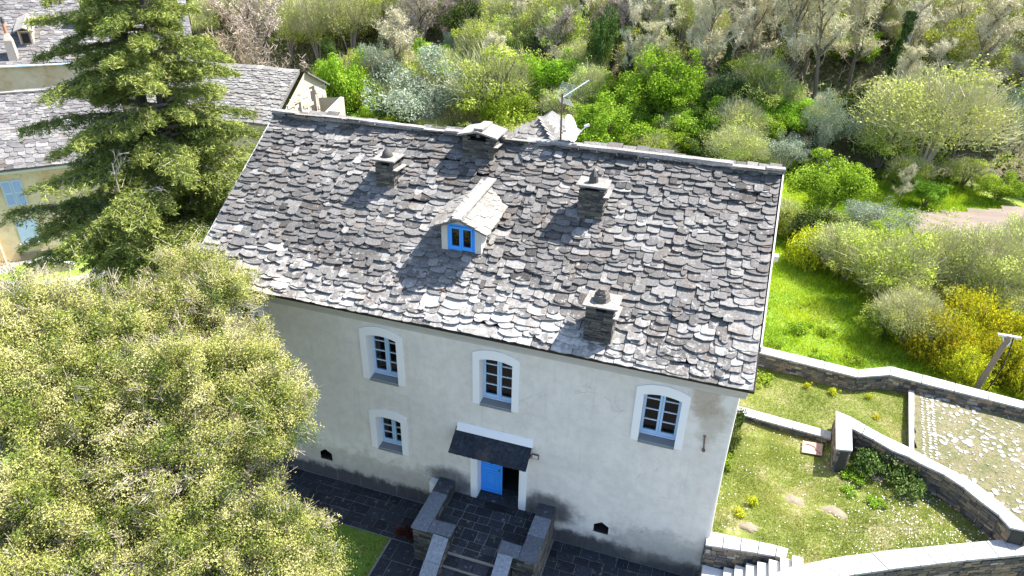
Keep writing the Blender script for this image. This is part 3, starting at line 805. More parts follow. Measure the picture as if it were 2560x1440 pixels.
def wall_pieces(a, b_, z0, z1, rng, nrm, ch=(.07, .13), lw=(.14, .36), gr=.38, gs=.24, proud=.03):
    """stones of one face from point a to b (xy); z0,z1 may be functions of the 0..1 parameter"""
    a, b_ = Vector((*a, 0)), Vector((*b_, 0)); L = (b_-a).length; d = (b_-a)/L; n = Vector((*nrm, 0)).normalized()
    Z0 = z0 if callable(z0) else (lambda u: z0); Z1 = z1 if callable(z1) else (lambda u: z1)
    zmin = min(Z0(0), Z0(1)); zmax = max(Z1(0), Z1(1)); out = []; z = zmin
    while z < zmax-.01:
        h = rng.uniform(*ch)
        if zmax-z-h < .04: h = zmax-z
        s = -rng.uniform(0, lw[0])
        while s < L:
            w = rng.uniform(*lw); p, e = max(0, s), min(L, s+w); um = (p+e)/2/L
            if z+h*.5 > Z0(um) and z+h <= Z1(um)+.035 and e-p > .03:
                hh = min(h*rng.uniform(.86, 1), Z1(um)-z-.002)
                if hh > .02:
                    o = rng.uniform(0, proud); g_ = .006; v = []
                    for zz in (z+g_, z+hh):
                        for (ss_, nn) in ((p+g_, o), (e-g_, o+rng.uniform(-.008, .008)), (e-g_, -.09), (p+g_, -.09)):
                            q = a+d*(ss_+rng.uniform(-.006, .006))+n*(nn); v.append((q.x, q.y, zz+rng.uniform(-.006, .006)))
                    out.append((v, [(4, 5, 6, 7), (0, 1, 5, 4), (1, 2, 6, 5), (3, 0, 4, 7), (0, 3, 2, 1)], min(1, max(0, rng.gauss(gr, gs)))))
            s += w
        z += h
    return out
rs = random.Random(9)
LO = Vector(steps.location)
b = MB()
def rb(b, p, q, t=.5): return b.box(tuple(Vector(p)-LO), tuple(Vector(q)-LO), t)
rb(b, (.06, -2.0, -.2), (3.66, -.01, .918)); rb(b, (.06, -2.0, .9), (.46, -.01, 1.34)); rb(b, (3.27, -2.05, .9), (3.67, -.01, 1.34))
rb(b, (.46, -2.0, .9), (1.16, -1.66, 1.34)); rb(b, (2.66, -2.05, .9), (3.27, -1.72, 1.34))
for i in range(6): rb(b, (1.1, -2.15-.34*(i+1)+.01, -.2), (2.7, -2.15-.34*i+.0, .95-.16*(i+1)-.032))
for xa, xb in ((.76, 1.12), (2.69, 3.02)):
    b.add([tuple(Vector(p)-LO) for p in ((xa, -2.0, -.2), (xb, -2.0, -.2), (xb, -4.1, -.2), (xa, -4.1, -.2), (xa, -2.0, 1.33), (xb, -2.0, 1.33), (xb, -4.1, .28), (xa, -4.1, .28))], [(4, 5, 6, 7), (0, 1, 5, 4), (1, 2, 6, 5), (2, 3, 7, 6), (3, 0, 4, 7)])
b.build('masonry_core', MT['darkjoint'], steps)
b = MB(); rb(b, (1.14, -2.15, .5), (2.66, -1.99, .915))
for i in range(6): rb(b, (1.14, -2.155-.34*(i+1)+.012, -.2), (2.66, -2.14-.34*(i+1)+.03, .95-.16*(i+1)-.036))
b.build('risers', simple('riser_stone', (.33, .27, .25), .9, .25, 8, .3), steps)
b = MB(); b.add([tuple(Vector(p)-LO) for p in ((.5, -2.12, .949), (3.25, -2.12, .949), (3.25, -.01, .949), (.5, -.01, .949))], [(0, 1, 2, 3)]); b.build('landing_bed', MT['joint'], steps)
pc = slabs(.5, 3.24, -1.66, -.03, .955, (.26, .4), (.3, .62), rs, t0=.15, t1=.65)+slabs(1.16, 2.66, -2.17, -1.66, .955, (.24, .3), (.3, .5), rs, t0=.2, t1=.8)
for i in range(6): pc += slabs(1.13, 2.68, -2.17-.34*(i+1), -2.15-.34*i, .95-.16*(i+1), (.5, .6), (.4, .7), rs, th=.035, t0=.2, t1=.8)
emit_rel('paving_slab', pc, MT['slate_paving'], steps)
cop = []
def cslab(x0, x1, y0, y1, z0, z1, t, th=.06):
    j = lambda: rs.uniform(-.008, .008)
    v = [(x0+j(), y0+j(), z0-th), (x1+j(), y0+j(), z0-th), (x1+j(), y1+j(), z1-th), (x0+j(), y1+j(), z1-th), (x0+j(), y0+j(), z0), (x1+j(), y0+j(), z0), (x1+j(), y1+j(), z1), (x0+j(), y1+j(), z1)]
    cop.append((v, [(4, 5, 6, 7), (0, 1, 5, 4), (1, 2, 6, 5), (2, 3, 7, 6), (3, 0, 4, 7), (0, 3, 2, 1)], t))
cslab(.0, .5, -.62, -.02, 1.4, 1.4, .05); cslab(.0, .5, -2.08, -.63, 1.4, 1.4, .5)
cslab(.51, 1.2, -2.07, -1.62, 1.4, 1.4, .35)
cslab(3.23, 3.72, -.5, -.02, 1.4, 1.4, .05); cslab(3.23, 3.72, -1.25, -.51, 1.4, 1.4, .55); cslab(3.23, 3.72, -2.12, -1.26, 1.4, 1.4, .25)
cslab(2.62, 3.22, -2.10, -1.68, 1.4, 1.4, .35)
for xa, xb in ((.71, 1.17), (2.64, 3.07)):
    for i in range(3): y1 = -2.1-.66*i; cslab(xa, xb, y1-.65, y1, 1.38-.33*(i+1), 1.38-.33*i, (.95, .8, .6)[i])
emit_rel('coping_slab', cop, MT['slate_coping'], steps)
st = wall_pieces((.03, -2.03), (.75, -2.03), 0, 1.33, rs, (0, -1)) + wall_pieces((3.69, -.02), (3.69, -2.07), 0, 1.33, rs, (1, 0), (.03, .06), (.2, .5), .75, .2)  # right outer face gets paler stones for the light falling on it
st += wall_pieces((3.05, -2.07), (3.69, -2.07), 0, 1.33, rs, (0, -1)) + wall_pieces((.03, -2.03), (.03, -.02), 0, 1.33, rs, (-1, 0))
st += wall_pieces((.49, -.02), (.49, -1.62), .96, 1.33, rs, (1, 0)) + wall_pieces((3.24, -.02), (3.24, -1.68), .96, 1.33, rs, (-1, 0))
st += wall_pieces((1.13, -1.66), (1.13, -3.6), lambda u: .95-.9*u-.2, lambda u: 1.30-.9*u, rs, (1, 0), (.04, .07), (.15, .35), .7, .2)
emit_rel('stone', st, MT['stone_chim'], steps)
mat_ = thing('door_grate', 'dark metal foot grate set in the landing before the door', 'foot grate', (1.9, -.16, .963))
b = MB(); b.box((-.3, -.18, 0), (.3, .18, .006)); b.build('tray', MT['black'], mat_)
b = MB()
for i in range(13): x = -.28+i*.0467; b.box((x-.008, -.17, .0065), (x+.008, .17, .022))
for i in range(8): y = -.16+i*.0457; b.box((-.29, y-.006, .0065), (.29, y+.006, .018))
b.build('bars', MT['grate'], mat_)

# ================================================================ front pavement
pv = MB(); pv.add([(-9.5, -1.62, .022), (-.0, -1.62, .022), (-.0, -.0, .022), (-9.5, 0, .022)], [(0, 1, 2, 3)])
pv.add([(-1.0, -5, .022), (.9, -5, .022), (.9, -1.63, .022), (-1., -1.63, .022)], [(0, 1, 2, 3)]); pv.add([(3.66, -5, .022), (8.06, -5, .022), (8.06, .0, .022), (3.66, 0, .022)], [(0, 1, 2, 3)])
pave = tag(pv.build('pavement', MT['joint']), kind='structure')
pc = slabs(-7.8, .0, -1.6, -.02, .03, (.3, .42), (.35, .7), rs, t0=.0, t1=.55, g=.007)+slabs(3.74, 8.02, -3.6, -.02, .03, (.28, .4), (.3, .62), rs, t0=.0, t1=.55, g=.007)
pc += slabs(-.95, .74, -3.8, -1.62, .03, (.6, .8), (.6, .9), rs, t0=.3, t1=.6, g=.007)
emit('paving_slab', pc, MT['slate_paving'], pave)

# ================================================================ lawns, lane and boundary walls
ENC_FAR = [(8.1, 9.56), (12.71, 9.04), (13.88, 9.68), (17.94, 8.98), (25.5, 7.7)]
ENC_NEAR = [(8.1, 9.07), (12.62, 8.52), (13.74, 9.08), (17.81, 8.52), (25.4, 7.2)]
PIL = [(11.67, 6.1), (12.14, 5.92), (11.99, 4.16), (11.51, 4.06)]
CUR_OUT = [(12.14, 5.92), (12.95, 5.34), (13.77, 4.91), (14.08, 4.68), (14.79, 4.25), (15.29, 3.88), (15.66, 3.41), (15.92, 3.0), (16.15, 2.66), (16.3, 2.35)]
CUR_IN = [(12.09, 5.32), (12.68, 4.98), (13.23, 4.6), (13.61, 4.48), (13.92, 4.26), (14.47, 4.0), (14.9, 3.61), (15.27, 3.11), (15.58, 2.75), (15.75, 2.34)]
PAR_FAR = [(9.3, -1.75), (9.65, -.95), (10.14, -0.5), (11.3, 0.23), (12.73, 0.98), (14.44, 1.8), (16.2, 2.64), (19.2, 4.0)]
PAR_NEAR = [(10.0, -2.0), (10.3, -1.25), (10.75, -.78), (11.75, -.16), (13.04, .52), (14.65, 1.32), (16.35, 2.12), (19.4, 3.5)]
def inside(poly, x, y):
    c = False; n = len(poly); j = n-1
    for i in range(n):
        xi, yi = poly[i]; xj, yj = poly[j]
        if (yi > y) != (yj > y) and x < (xj-xi)*(y-yi)/(yj-yi)+xi: c = not c
        j = i
    return c
def poly_sheet(name, poly, zf, step, m):
    xs = [p[0] for p in poly]; ys = [p[1] for p in poly]
    nx = int((max(xs)-min(xs))/step)+2; ny = int((max(ys)-min(ys))/step)+2; x0, y0 = min(xs)-step*.5, min(ys)-step*.5
    idx = {}; V = []; F = []
    def vi(i, j):
        if (i, j) not in idx:
            x, y = x0+i*step, y0+j*step; idx[i, j] = len(V); V.append((x, y, zf(x, y)))
        return idx[i, j]
    for i in range(nx):
        for j in range(ny):
            if inside(poly, x0+(i+.5)*step, y0+(j+.5)*step): F.append((vi(i, j), vi(i+1, j), vi(i+1, j+1), vi(i, j+1)))
    me = np_mesh(name, V, F, np.full(len(F), .5), m); me.polygons.foreach_set('use_smooth', [True]*len(F))
    return tag(link(name, me), kind='structure')
def wob(x, y): return .03*math.sin(x*1.7+y)+.025*math.sin(y*2.3-x*.8)+.012*math.sin(x*5.1+y*3.3)
mid_cur = [((a[0]+b_[0])/2, (a[1]+b_[1])/2) for a, b_ in zip(CUR_OUT, CUR_IN)]
mid_par = [((a[0]+b_[0])/2, (a[1]+b_[1])/2) for a, b_ in zip(PAR_FAR, PAR_NEAR)]
LOWER = [(8.0, .2), (10.15, .2), (10.05, -.3)]+mid_par[3:7]+[(16.1, 2.4)]+mid_cur[::-1]+[(11.8, 5.3), (11.7, 5.55), (8.0, 5.95)]
UPPER = [(8.0, 5.85), (11.7, 5.6), (11.8, 5.9)]+mid_cur[:4]+[(14.1, 5.2), (14.55, 9.2), (13.8, 9.3), (12.7, 8.75), (8.0, 9.3)]
LANE = [(14.0, 4.7)]+mid_cur[4:]+[(17.0, 2.6), (19.5, 3.6), (25.5, 6), (25.5, 8.2), (17.9, 8.75), (14.6, 9.2)]
lawn_z = lambda x, y: 1.68+wob(x, y); up_z = lambda x, y: 1.84+wob(x, y)*.7; lane_z = lambda x, y: 2.06+wob(x, y)*.5
poly_sheet('lower_lawn', LOWER, lawn_z, .1, MT['lawn'])
poly_sheet('upper_lawn', UPPER, up_z, .1, MT['lawn'])
def lane_mat():
    m, nt, b = mat('lane_ground'); n1 = noise(nt, 1.2, 6, .7); n2 = noise(nt, 11, 5, .7)
    c = ramp(nt, n1, [(.3, (.10, .11, .035)), (.5, (.165, .145, .075)), (.7, (.21, .18, .115))])
    c = mix(nt, sstep(nt, n2, .3, .7), mix(nt, 1.0, c, (.55, .6, .5), 'MULTIPLY'), c)
    nt.links.new(c, b.inputs['Base Color']); b.inputs['Roughness'].default_value = .95; bump(nt, b, n2, .8, .04); return m
MT['lane'] = lane_mat()
lane = poly_sheet('lane', LANE, lane_z, .12, MT['lane'])
poly_sheet('verge', [(9.9, -8), (10.4, -1.6), (11.4, -.6), (12.9, .35), (16.3, 1.95), (19.5, 3.4), (25, 3.4), (25, -8)], lambda x, y: .45+wob(x, y)*2, .3, MT['lawn'])
# banks under the raised pieces so that nothing floats
b = MB()
b.add([(9.9, -8, .5), (9.9, -8, -.1), (9.9, -2, .5), (9.9, -2, -.1)], [(0, 1, 3, 2)])
for pl_, zt_ in ((UPPER, 1.8), (LANE, 2.0)):
    n = len(pl_)
    b.add([(x, y, zt_-.02) for x, y in pl_]+[(x, y, -.3) for x, y in pl_], [(i, (i+1) % n, n+(i+1) % n, n+i) for i in range(n)])
tag(b.build('earth_bank', MT['lawn']), kind='structure')

rw = random.Random(33)
def resample(A, B, step):
    """walk two edge polylines together, returning stations about step long"""
    out = [(A[0], B[0])]
    for (a0, a1, b0, b1) in zip(A, A[1:], B, B[1:]):
        L = math.dist(a0, a1); n = max(1, round(L/step))
        for k in range(1, n+1):
            u = k/n; out.append(((a0[0]+(a1[0]-a0[0])*u, a0[1]+(a1[1]-a0[1])*u), (b0[0]+(b1[0]-b0[0])*u, b0[1]+(b1[1]-b0[1])*u)))
    return out
def coping(far, near, z, step, th=.06, over=.0, t=(.1, 1), zf=None, parent=None, m=None, gap=.011):
    st = resample(far, near, step); pcs = []
    for (f0, n0), (f1, n1) in zip(st, st[1:]):
        d = Vector((f1[0]-f0[0], f1[1]-f0[1])); d = d/d.length*gap if d.length else d
        zz = z+rw.uniform(-.004, .004)
        base = [(n0[0]+d.x, n0[1]+d.y), (n1[0]-d.x, n1[1]-d.y), (f1[0]-d.x, f1[1]-d.y), (f0[0]+d.x, f0[1]+d.y)]
        v = [(x, y, zz-th) for x, y in base]+[(x, y, zz+rw.uniform(-.002, .002)) for x, y in base]
        pcs.append((v, [(4, 5, 6, 7), (0, 1, 5, 4), (1, 2, 6, 5), (2, 3, 7, 6), (3, 0, 4, 7), (0, 3, 2, 1)], rw.uniform(*t)))
    emit_rel('coping_slab', pcs, m or MT['coping'], parent)
def offset_in(A, B, k):  # move A towards B by k
    out = []
    for a, b_ in zip(A, B):
        L = math.dist(a, b_) or 1; out.append((a[0]+(b_[0]-a[0])*k/L, a[1]+(b_[1]-a[1])*k/L))
    return out
def wall_run(th, far, near, z0, z1, faces, grade=(.38, .24), chh=(.07, .13), lww=(.14, .36)):
    """masonry core plus stone faces; faces: list of ('near'|'far')"""
    L = Vector(th.location); A = offset_in(far, near, .05); B = offset_in(near, far, .05)
    A2, B2 = offset_in(far, near, .09), offset_in(near, far, .09)
    b = MB()
    for i in range(len(A)-1):
        q = [B2[i], B2[i+1], A2[i+1], A2[i]]
        b.add([tuple(Vector((x, y, z0-.6))-L) for x, y in q]+[tuple(Vector((x, y, z1-.065))-L) for x, y in q], [(4, 5, 6, 7), (0, 1, 5, 4), (1, 2, 6, 5), (2, 3, 7, 6), (3, 0, 4, 7)])
    b.build('masonry_core', MT['darkjoint'], th)
    st = []
    for side in faces:
        pts = B if side == 'near' else A
        for i in range(len(pts)-1):
            d = Vector((pts[i+1][0]-pts[i][0], pts[i+1][1]-pts[i][1])); n = (d.y, -d.x) if side == 'near' else (-d.y, d.x)
            st += wall_pieces(pts[i], pts[i+1], z0, z1-.062, rw, n, chh, lww, *grade)
    emit_rel('stone', st, MT['stone_wall'], th)
w1 = thing('boundary_wall', 'long kinked dry stone wall with pale coping between the upper lawn, cobbled lane and meadow', 'wall', (9.2, 9.5, 1.8), 'dry stone garden walls')
wall_run(w1, ENC_FAR, ENC_NEAR, 1.8, 2.5, ['near'], (.45, .24)); coping(ENC_FAR, ENC_NEAR, 2.5, 1.15, parent=w1)
w2 = thing('curved_wall', 'curved dry stone wall with pale coping slabs between the lower lawn and the cobbled lane', 'wall', (12.1, 5.6, 1.6), 'dry stone garden walls')
wall_run(w2, CUR_OUT, CUR_IN, 1.6, 2.55, ['near', 'far']); coping(CUR_OUT, CUR_IN, 2.55, .62, parent=w2)
w3 = thing('wall_pier', 'short thick wall end topped by two pale slabs where low kerb meets curved wall', 'wall', (11.8, 5, 1.6), 'dry stone garden walls')
far_, near_ = [(12.14, 5.92), (11.99, 4.16)], [(11.67, 6.1), (11.51, 4.06)]
wall_run(w3, far_, near_, 1.6, 2.56, ['near', 'far']); coping(far_, near_, 2.565, .9, parent=w3)
emit_rel('stone', wall_pieces((11.55, 4.11), (11.95, 4.2), 1.6, 2.49, rw, (0, -1)), MT['stone_wall'], w3)
w4 = thing('parapet_wall', 'broad pale slabbed parapet along the front edge of the lower lawn, dropping into shade', 'wall', (12, 0, 1.0), 'dry stone garden walls')
wall_run(w4, PAR_FAR, PAR_NEAR, .4, 2.0, ['near']); coping(PAR_FAR, PAR_NEAR, 2.0, .50, parent=w4, th=.07)
w5 = thing('retaining_wall', 'short dry stone retaining wall with pale coping beside the right house corner and side steps', 'wall', (9, .2, .5), 'dry stone garden walls')
far_, near_ = [(8.02, .26), (9.9, .38), (10.2, .36)], [(8.02, -.26), (9.85, .0), (10.13, .03)]
wall_run(w5, far_, near_, .4, 1.75, ['near'], (.5, .24), (.08, .15), (.14, .3)); coping(far_, near_, 1.75, .48, parent=w5)
emit_rel('stone', wall_pieces((10.12, .02), (10.15, .34), .9, 1.69, rw, (1, 0)), MT['stone_wall'], w5)
w6 = thing('low_wall', 'low slabbed kerb wall between the upper and lower lawn, from the house to the pier', 'wall', (10, 5.8, 1.7))
far_, near_ = [(8.05, 6.18), (11.66, 5.76)], [(8.05, 5.74), (11.62, 5.37)]
wall_run(w6, far_, near_, 1.6, 1.93, ['near']); coping(far_, near_, 1.93, 1.1, parent=w6)
w7 = thing('lane_kerb', 'straight pale stone kerb between the upper lawn and the cobbled lane', 'kerb', (14.3, 7, 1.8))
far_, near_ = [(14.62, 8.9), (13.98, 5.1)], [(14.44, 8.9), (13.84, 5.1)]
wall_run(w7, far_, near_, 1.75, 2.12, ['near']); coping(far_, near_, 2.12, 1.0, parent=w7)

# side steps at the right house corner
sp_ = thing('side_steps', 'pale stone side steps climbing right from the house corner beside the retaining wall', 'steps', (8.3, -.8, 0))
Ls = Vector(sp_.location); pcs = []
def block(x0, x1, y0, y1, z0, z1, t): 
    q = MB(); q.box((x0, y0, z0), (x1, y1, z1)); pcs.append((q.v, q.f, t))
block(8.075, 8.62, -3, -.24, -.1, .95, .7)
for i in range(7): block(8.625+.27*i, 8.885+.27*i, -3+.3*i*0, -.24+.04*i, .2, .95+.14*(i+1), rw.uniform(.4, .9))
emit_rel('step', pcs, MT['concrete'], sp_)

# cobbles of the lane
def cob(x, y, w, h, rng, z, n=6, rot=None):
    v0, v1 = [], []; a0 = rng.uniform(0, 3) if rot is None else rot
    for i in range(n):
        th = 2*math.pi*i/n+rng.uniform(-.25, .25); k = rng.uniform(.75, 1.1)
        dx, dy = w*.5*k*math.cos(th), h*.5*k*math.sin(th)
        p = (x+dx*math.cos(a0)-dy*math.sin(a0), y+dx*math.sin(a0)+dy*math.cos(a0))
        v0.append((p[0], p[1], z-.03)); v1.append((x+(p[0]-x)*.9, y+(p[1]-y)*.9, z+rng.uniform(.012, .022)))
    return (v1+v0, [tuple(range(n))]+[(i, n+i, n+(i+1) % n, (i+1) % n) for i in range(n)], rng.random())
cb = []; rk = random.Random(3)
for r_ in range(3):
    for k in range(26):
        u = k/26; x = 14.82+r_*.17-.54*u+rk.uniform(-.02, .02)+.04; y = 8.9-3.7*u+rk.uniform(-.02, .02)
        cb.append(cob(x, y, .13, .11, rk, lane_z(x, y), 5))
tries = 0
while len(cb) < 900 and tries < 9000:
    tries += 1; x, y = rk.uniform(14.6, 21), rk.uniform(2.6, 9)
    if not inside(LANE, x, y) or x < 15.1-.6*(8.9-y)/3.7: continue
    d = math.sin(x*1.9+y*1.1)+math.sin(y*2.7-x*.6)+rk.uniform(-1.2, 1.2)
    big = d > .3
    w = rk.uniform(.13, .27) if big else rk.uniform(.05, .13)
    cb.append(cob(x, y, w, w*rk.uniform(.55, .9), rk, lane_z(x, y), 6))
emit('cobble', cb, MT['cobble'], lane, 300)

hp = thing('inspection_cover', 'square rusty pink cover lying in the lower lawn near the pier', 'cover', (11.05, 4.9, 1.74))
b = MB(); b.add([(-.28, .27, 0), (-.34, -.33, 0), (.27, -.28, 0), (.34, .32, 0), (-.28, .27, .025), (-.34, -.33, .025), (.27, -.28, .025), (.34, .32, .025)], [(4, 5, 6, 7), (0, 1, 5, 4), (1, 2, 6, 5), (2, 3, 7, 6), (3, 0, 4, 7)]); b.build('lid', MT['hatch'], hp)
b = MB(); pts = [(-.2, .12, .035), (-.05, .1, .05), (.08, .05, .035), (.1, -.1, .045), (.22, -.2, .035)]
for p, q in zip(pts, pts[1:]): b.tube(p, q, .012, .012, 5)
b.build('wire', MT['rust'], hp)

# molehills / scraped bare earth in the lower lawn
for (x, y, r), lab in zip(((10.41, 2.36, .32), (11.46, 2.25, .36), (13.0, 4.25, .36), (9.15, .85, .34)),
        ('bare earth scrape in mid lawn, left one of two side by side', 'bare earth scrape with a dark hole, right one of two side by side', 'bare earth patch close to the creeping shrubs of the curved wall', 'pale bare earth patch near the retaining wall')):
    n = 14; V = [(0, 0, .05)]; F = []
    for k, (rr_, z) in enumerate(((.35, .05), (.7, .03), (1.0, -.035))):
        for i in range(n):
            th = 2*math.pi*i/n; q = r*rr_*rk.uniform(.45, 1.2); V.append((q*1.3*math.cos(th), q*.8*math.sin(th), z*rk.uniform(.4, 1.6)))
    F += [(0, 1+i, 1+(i+1) % n) for i in range(n)]
    for k in range(2): F += [(1+k*n+i, 1+(k+1)*n+i, 1+(k+1)*n+(i+1) % n, 1+k*n+(i+1) % n) for i in range(n)]
    q = MB(); q.add(V, F); o = q.build('earth_mound', simple('dry_earth', (.17, .14, .10), .95, .5, 5, .9), None, smooth=True, loc=(x, y, lawn_z(x, y)))
    tag(o, lab, 'earth mound', 'bare earth patches in the lower lawn')

# ploughed field
fld = poly_sheet('field', [(17.3, 26.5), (18.3, 29.9), (26, 33.3), (45, 39), (60, 30), (26, 17), (19.5, 19.5)], lambda x, y: 1.5+.12*math.sin(x*.7+y*.3)+.16+.05*math.sin((x*.35+y)*4.2), .4, MT['soil'])

# ================================================================ leaning pole
pol = thing('utility_pole', 'weathered wooden pole with pale bracket leaning behind the boundary wall', 'pole', (16.75, 10.0, 1.4))
top = Vector((17.35, 10.45, 4.12))-Vector((16.75, 10.0, 1.4))
b = MB(); b.tube((0, 0, -.4), top, .12, .085, 10); b.build('post', MT['wood'], pol)
b = MB(); b.box(tuple(top+Vector((-.36, -.05, -.02))), tuple(top+Vector((.36, .05, .05)))); b.tube(top+Vector((-.18, 0, -.03)), top+Vector((-.03, -.09, -.4)), .03, .03, 6); b.tube(top+Vector((.16, 0, -.03)), top+Vector((.02, -.09, -.35)), .03, .03, 6)
b.build('bracket', MT['metal'], pol)
b = MB(); pr = top+Vector((.12, -.05, 0))
for k in range(1, 9):
    u = k/8; q = Vector(top*(1-u))+Vector((.14+.22*math.sin(u*2.6), -.06, 0)); b.tube(pr, q, .022, .022, 5); pr = q
b.build('cable', MT['black'], pol)

# ================================================================ aerial with dish
an = thing('tv_antenna', 'rusty mast with rake aerial and white satellite dish behind the roof ridge', 'antenna', (1.98, 5.12, 10.5))
b = MB(); b.tube((0, 0, -.2), (-.03, 0, 1.78), .03, .026, 8); b.build('mast', MT['rust'], an)
b = MB(); b.tube((-.05, .02, 1.0), (-.12, .05, 0), .008, .008, 5); b.build('cable', MT['plastic'], an)
cd = Vector((.27, .0, .80)); ax = Vector((.92, -.12, .36)).normalized(); a1 = ax.orthogonal().normalized(); a2 = ax.cross(a1)
V = [tuple(cd-ax*.07)]; n = 22; F = []
for k in range(1, 5):
    r = .40*k/4
    for i in range(n):
        th = 2*math.pi*i/n; V.append(tuple(cd+a1*r*math.cos(th)+a2*r*math.sin(th)+ax*(-.07+.10*(k/4)**2)))
F += [(0, 1+i, 1+(i+1) % n) for i in range(n)]
for k in range(3): F += [(1+k*n+i, 1+(k+1)*n+i, 1+(k+1)*n+(i+1) % n, 1+k*n+(i+1) % n) for i in range(n)]
m0 = len(V); V += [tuple(Vector(p)-ax*.012) for p in V]; F += [tuple(m0+i for i in reversed(f)) for f in F[:]]
b = MB(); b.add(V, F); dsh = b.build('dish', MT['dish'], an, smooth=True)
b = MB(); e = cd-a2*.0; low = cd+Vector((.02, 0, -.36)); tip = cd+ax*.52+Vector((0, 0, -.08)); b.tube(low, tip, .014, .014, 6); b.tube((0, 0, .62), cd-ax*.08, .02, .02, 6); b.tube((0, 0, .85), cd-ax*.08, .016, .016, 6); b.build('feed_arm', MT['metal'], an)
b = MB(); b.tube(tip+Vector((-.05, 0, 0)), tip+Vector((.09, .04, .05)), .035, .045, 8); b.build('receiver', MT['dish'], an)
ab = MB(); hd = Vector((.42, .62, .28)).normalized(); s0 = Vector((0, 0, 1.68)); sv = Vector((.83, -.56, 0)); uv_ = Vector((0, 0, 1))
ab.tube(s0, s0+hd*1.05, .012, .012, 6); ab.build('boom', MT['metal'], an)
for k in range(9):
    p = s0+hd*(.14+.11*k); L = .12-.006*k; q = MB(); q.tube(p-sv*L, p+sv*L, .006, .006, 5); q.tube(p-uv_*.03, p+uv_*.05, .006, .006, 5); q.build('element', MT['metal'], an)
q = MB()
for s in (-1, 1):
    for k in range(10):
        z = .03+.03*k; c0 = s0-hd*.04*0+uv_*s*(z)-hd*(-.02*k); q.tube(c0-sv*.27, c0+sv*.27, .005, .005, 4)
    for e_ in (-.27, 0, .27): q.tube(s0+sv*e_, s0+sv*e_+uv_*s*.31+hd*.19, .006, .006, 4)
q.build('reflector_grid', MT['metal'], an)

# small things at the bottom right, half out of the picture
tub = thing('upturned_tub', 'glossy blue and white upturned tub in the shade below the parapet', 'tub', (13.0, -.6, .45))
b = MB(); V = []; n = 18; ks = ((.30, 0), (.31, .08), (.27, .16), (.18, .23), (.06, .26))
for r, z in ks: V += [(r*math.cos(2*math.pi*i/n), r*math.sin(2*math.pi*i/n), z) for i in range(n)]
F = [(k*n+i, k*n+(i+1) % n, (k+1)*n+(i+1) % n, (k+1)*n+i) for k in range(4) for i in range(n)]+[tuple(range(4*n, 5*n))]
b.add(V, F); b.build('shell', simple('glossy_blue', (.08, .2, .7), .15, .5, 2.5, 0), tub, smooth=True)
b = MB(); b.tube((0, 0, -.01), (0, 0, .03), .35, .34, 18); b.build('rim', MT['white'], tub)
pb = thing('framed_board', 'pale board in a dark frame at the lower right corner below the parapet', 'board', (15.2, .2, .45))
b = MB(); b.box((0, -.03, .3), (1.6, 0, 1.5)); b.build('panel', MT['white'], pb)
b = MB(); b.box((-.06, -.05, .24), (0, .02, 1.56)); b.box((1.6, -.05, .24), (1.66, .02, 1.56)); b.box((0, -.05, 1.5), (1.6, .02, 1.56)); b.box((0, -.05, .24), (1.6, .02, .3)); b.build('frame', MT['black'], pb)
for xx in (.1, 1.5):
    b = MB(); b.box((xx, -.06, 0), (xx+.06, -.0, .24)); b.build('leg', MT['black'], pb)

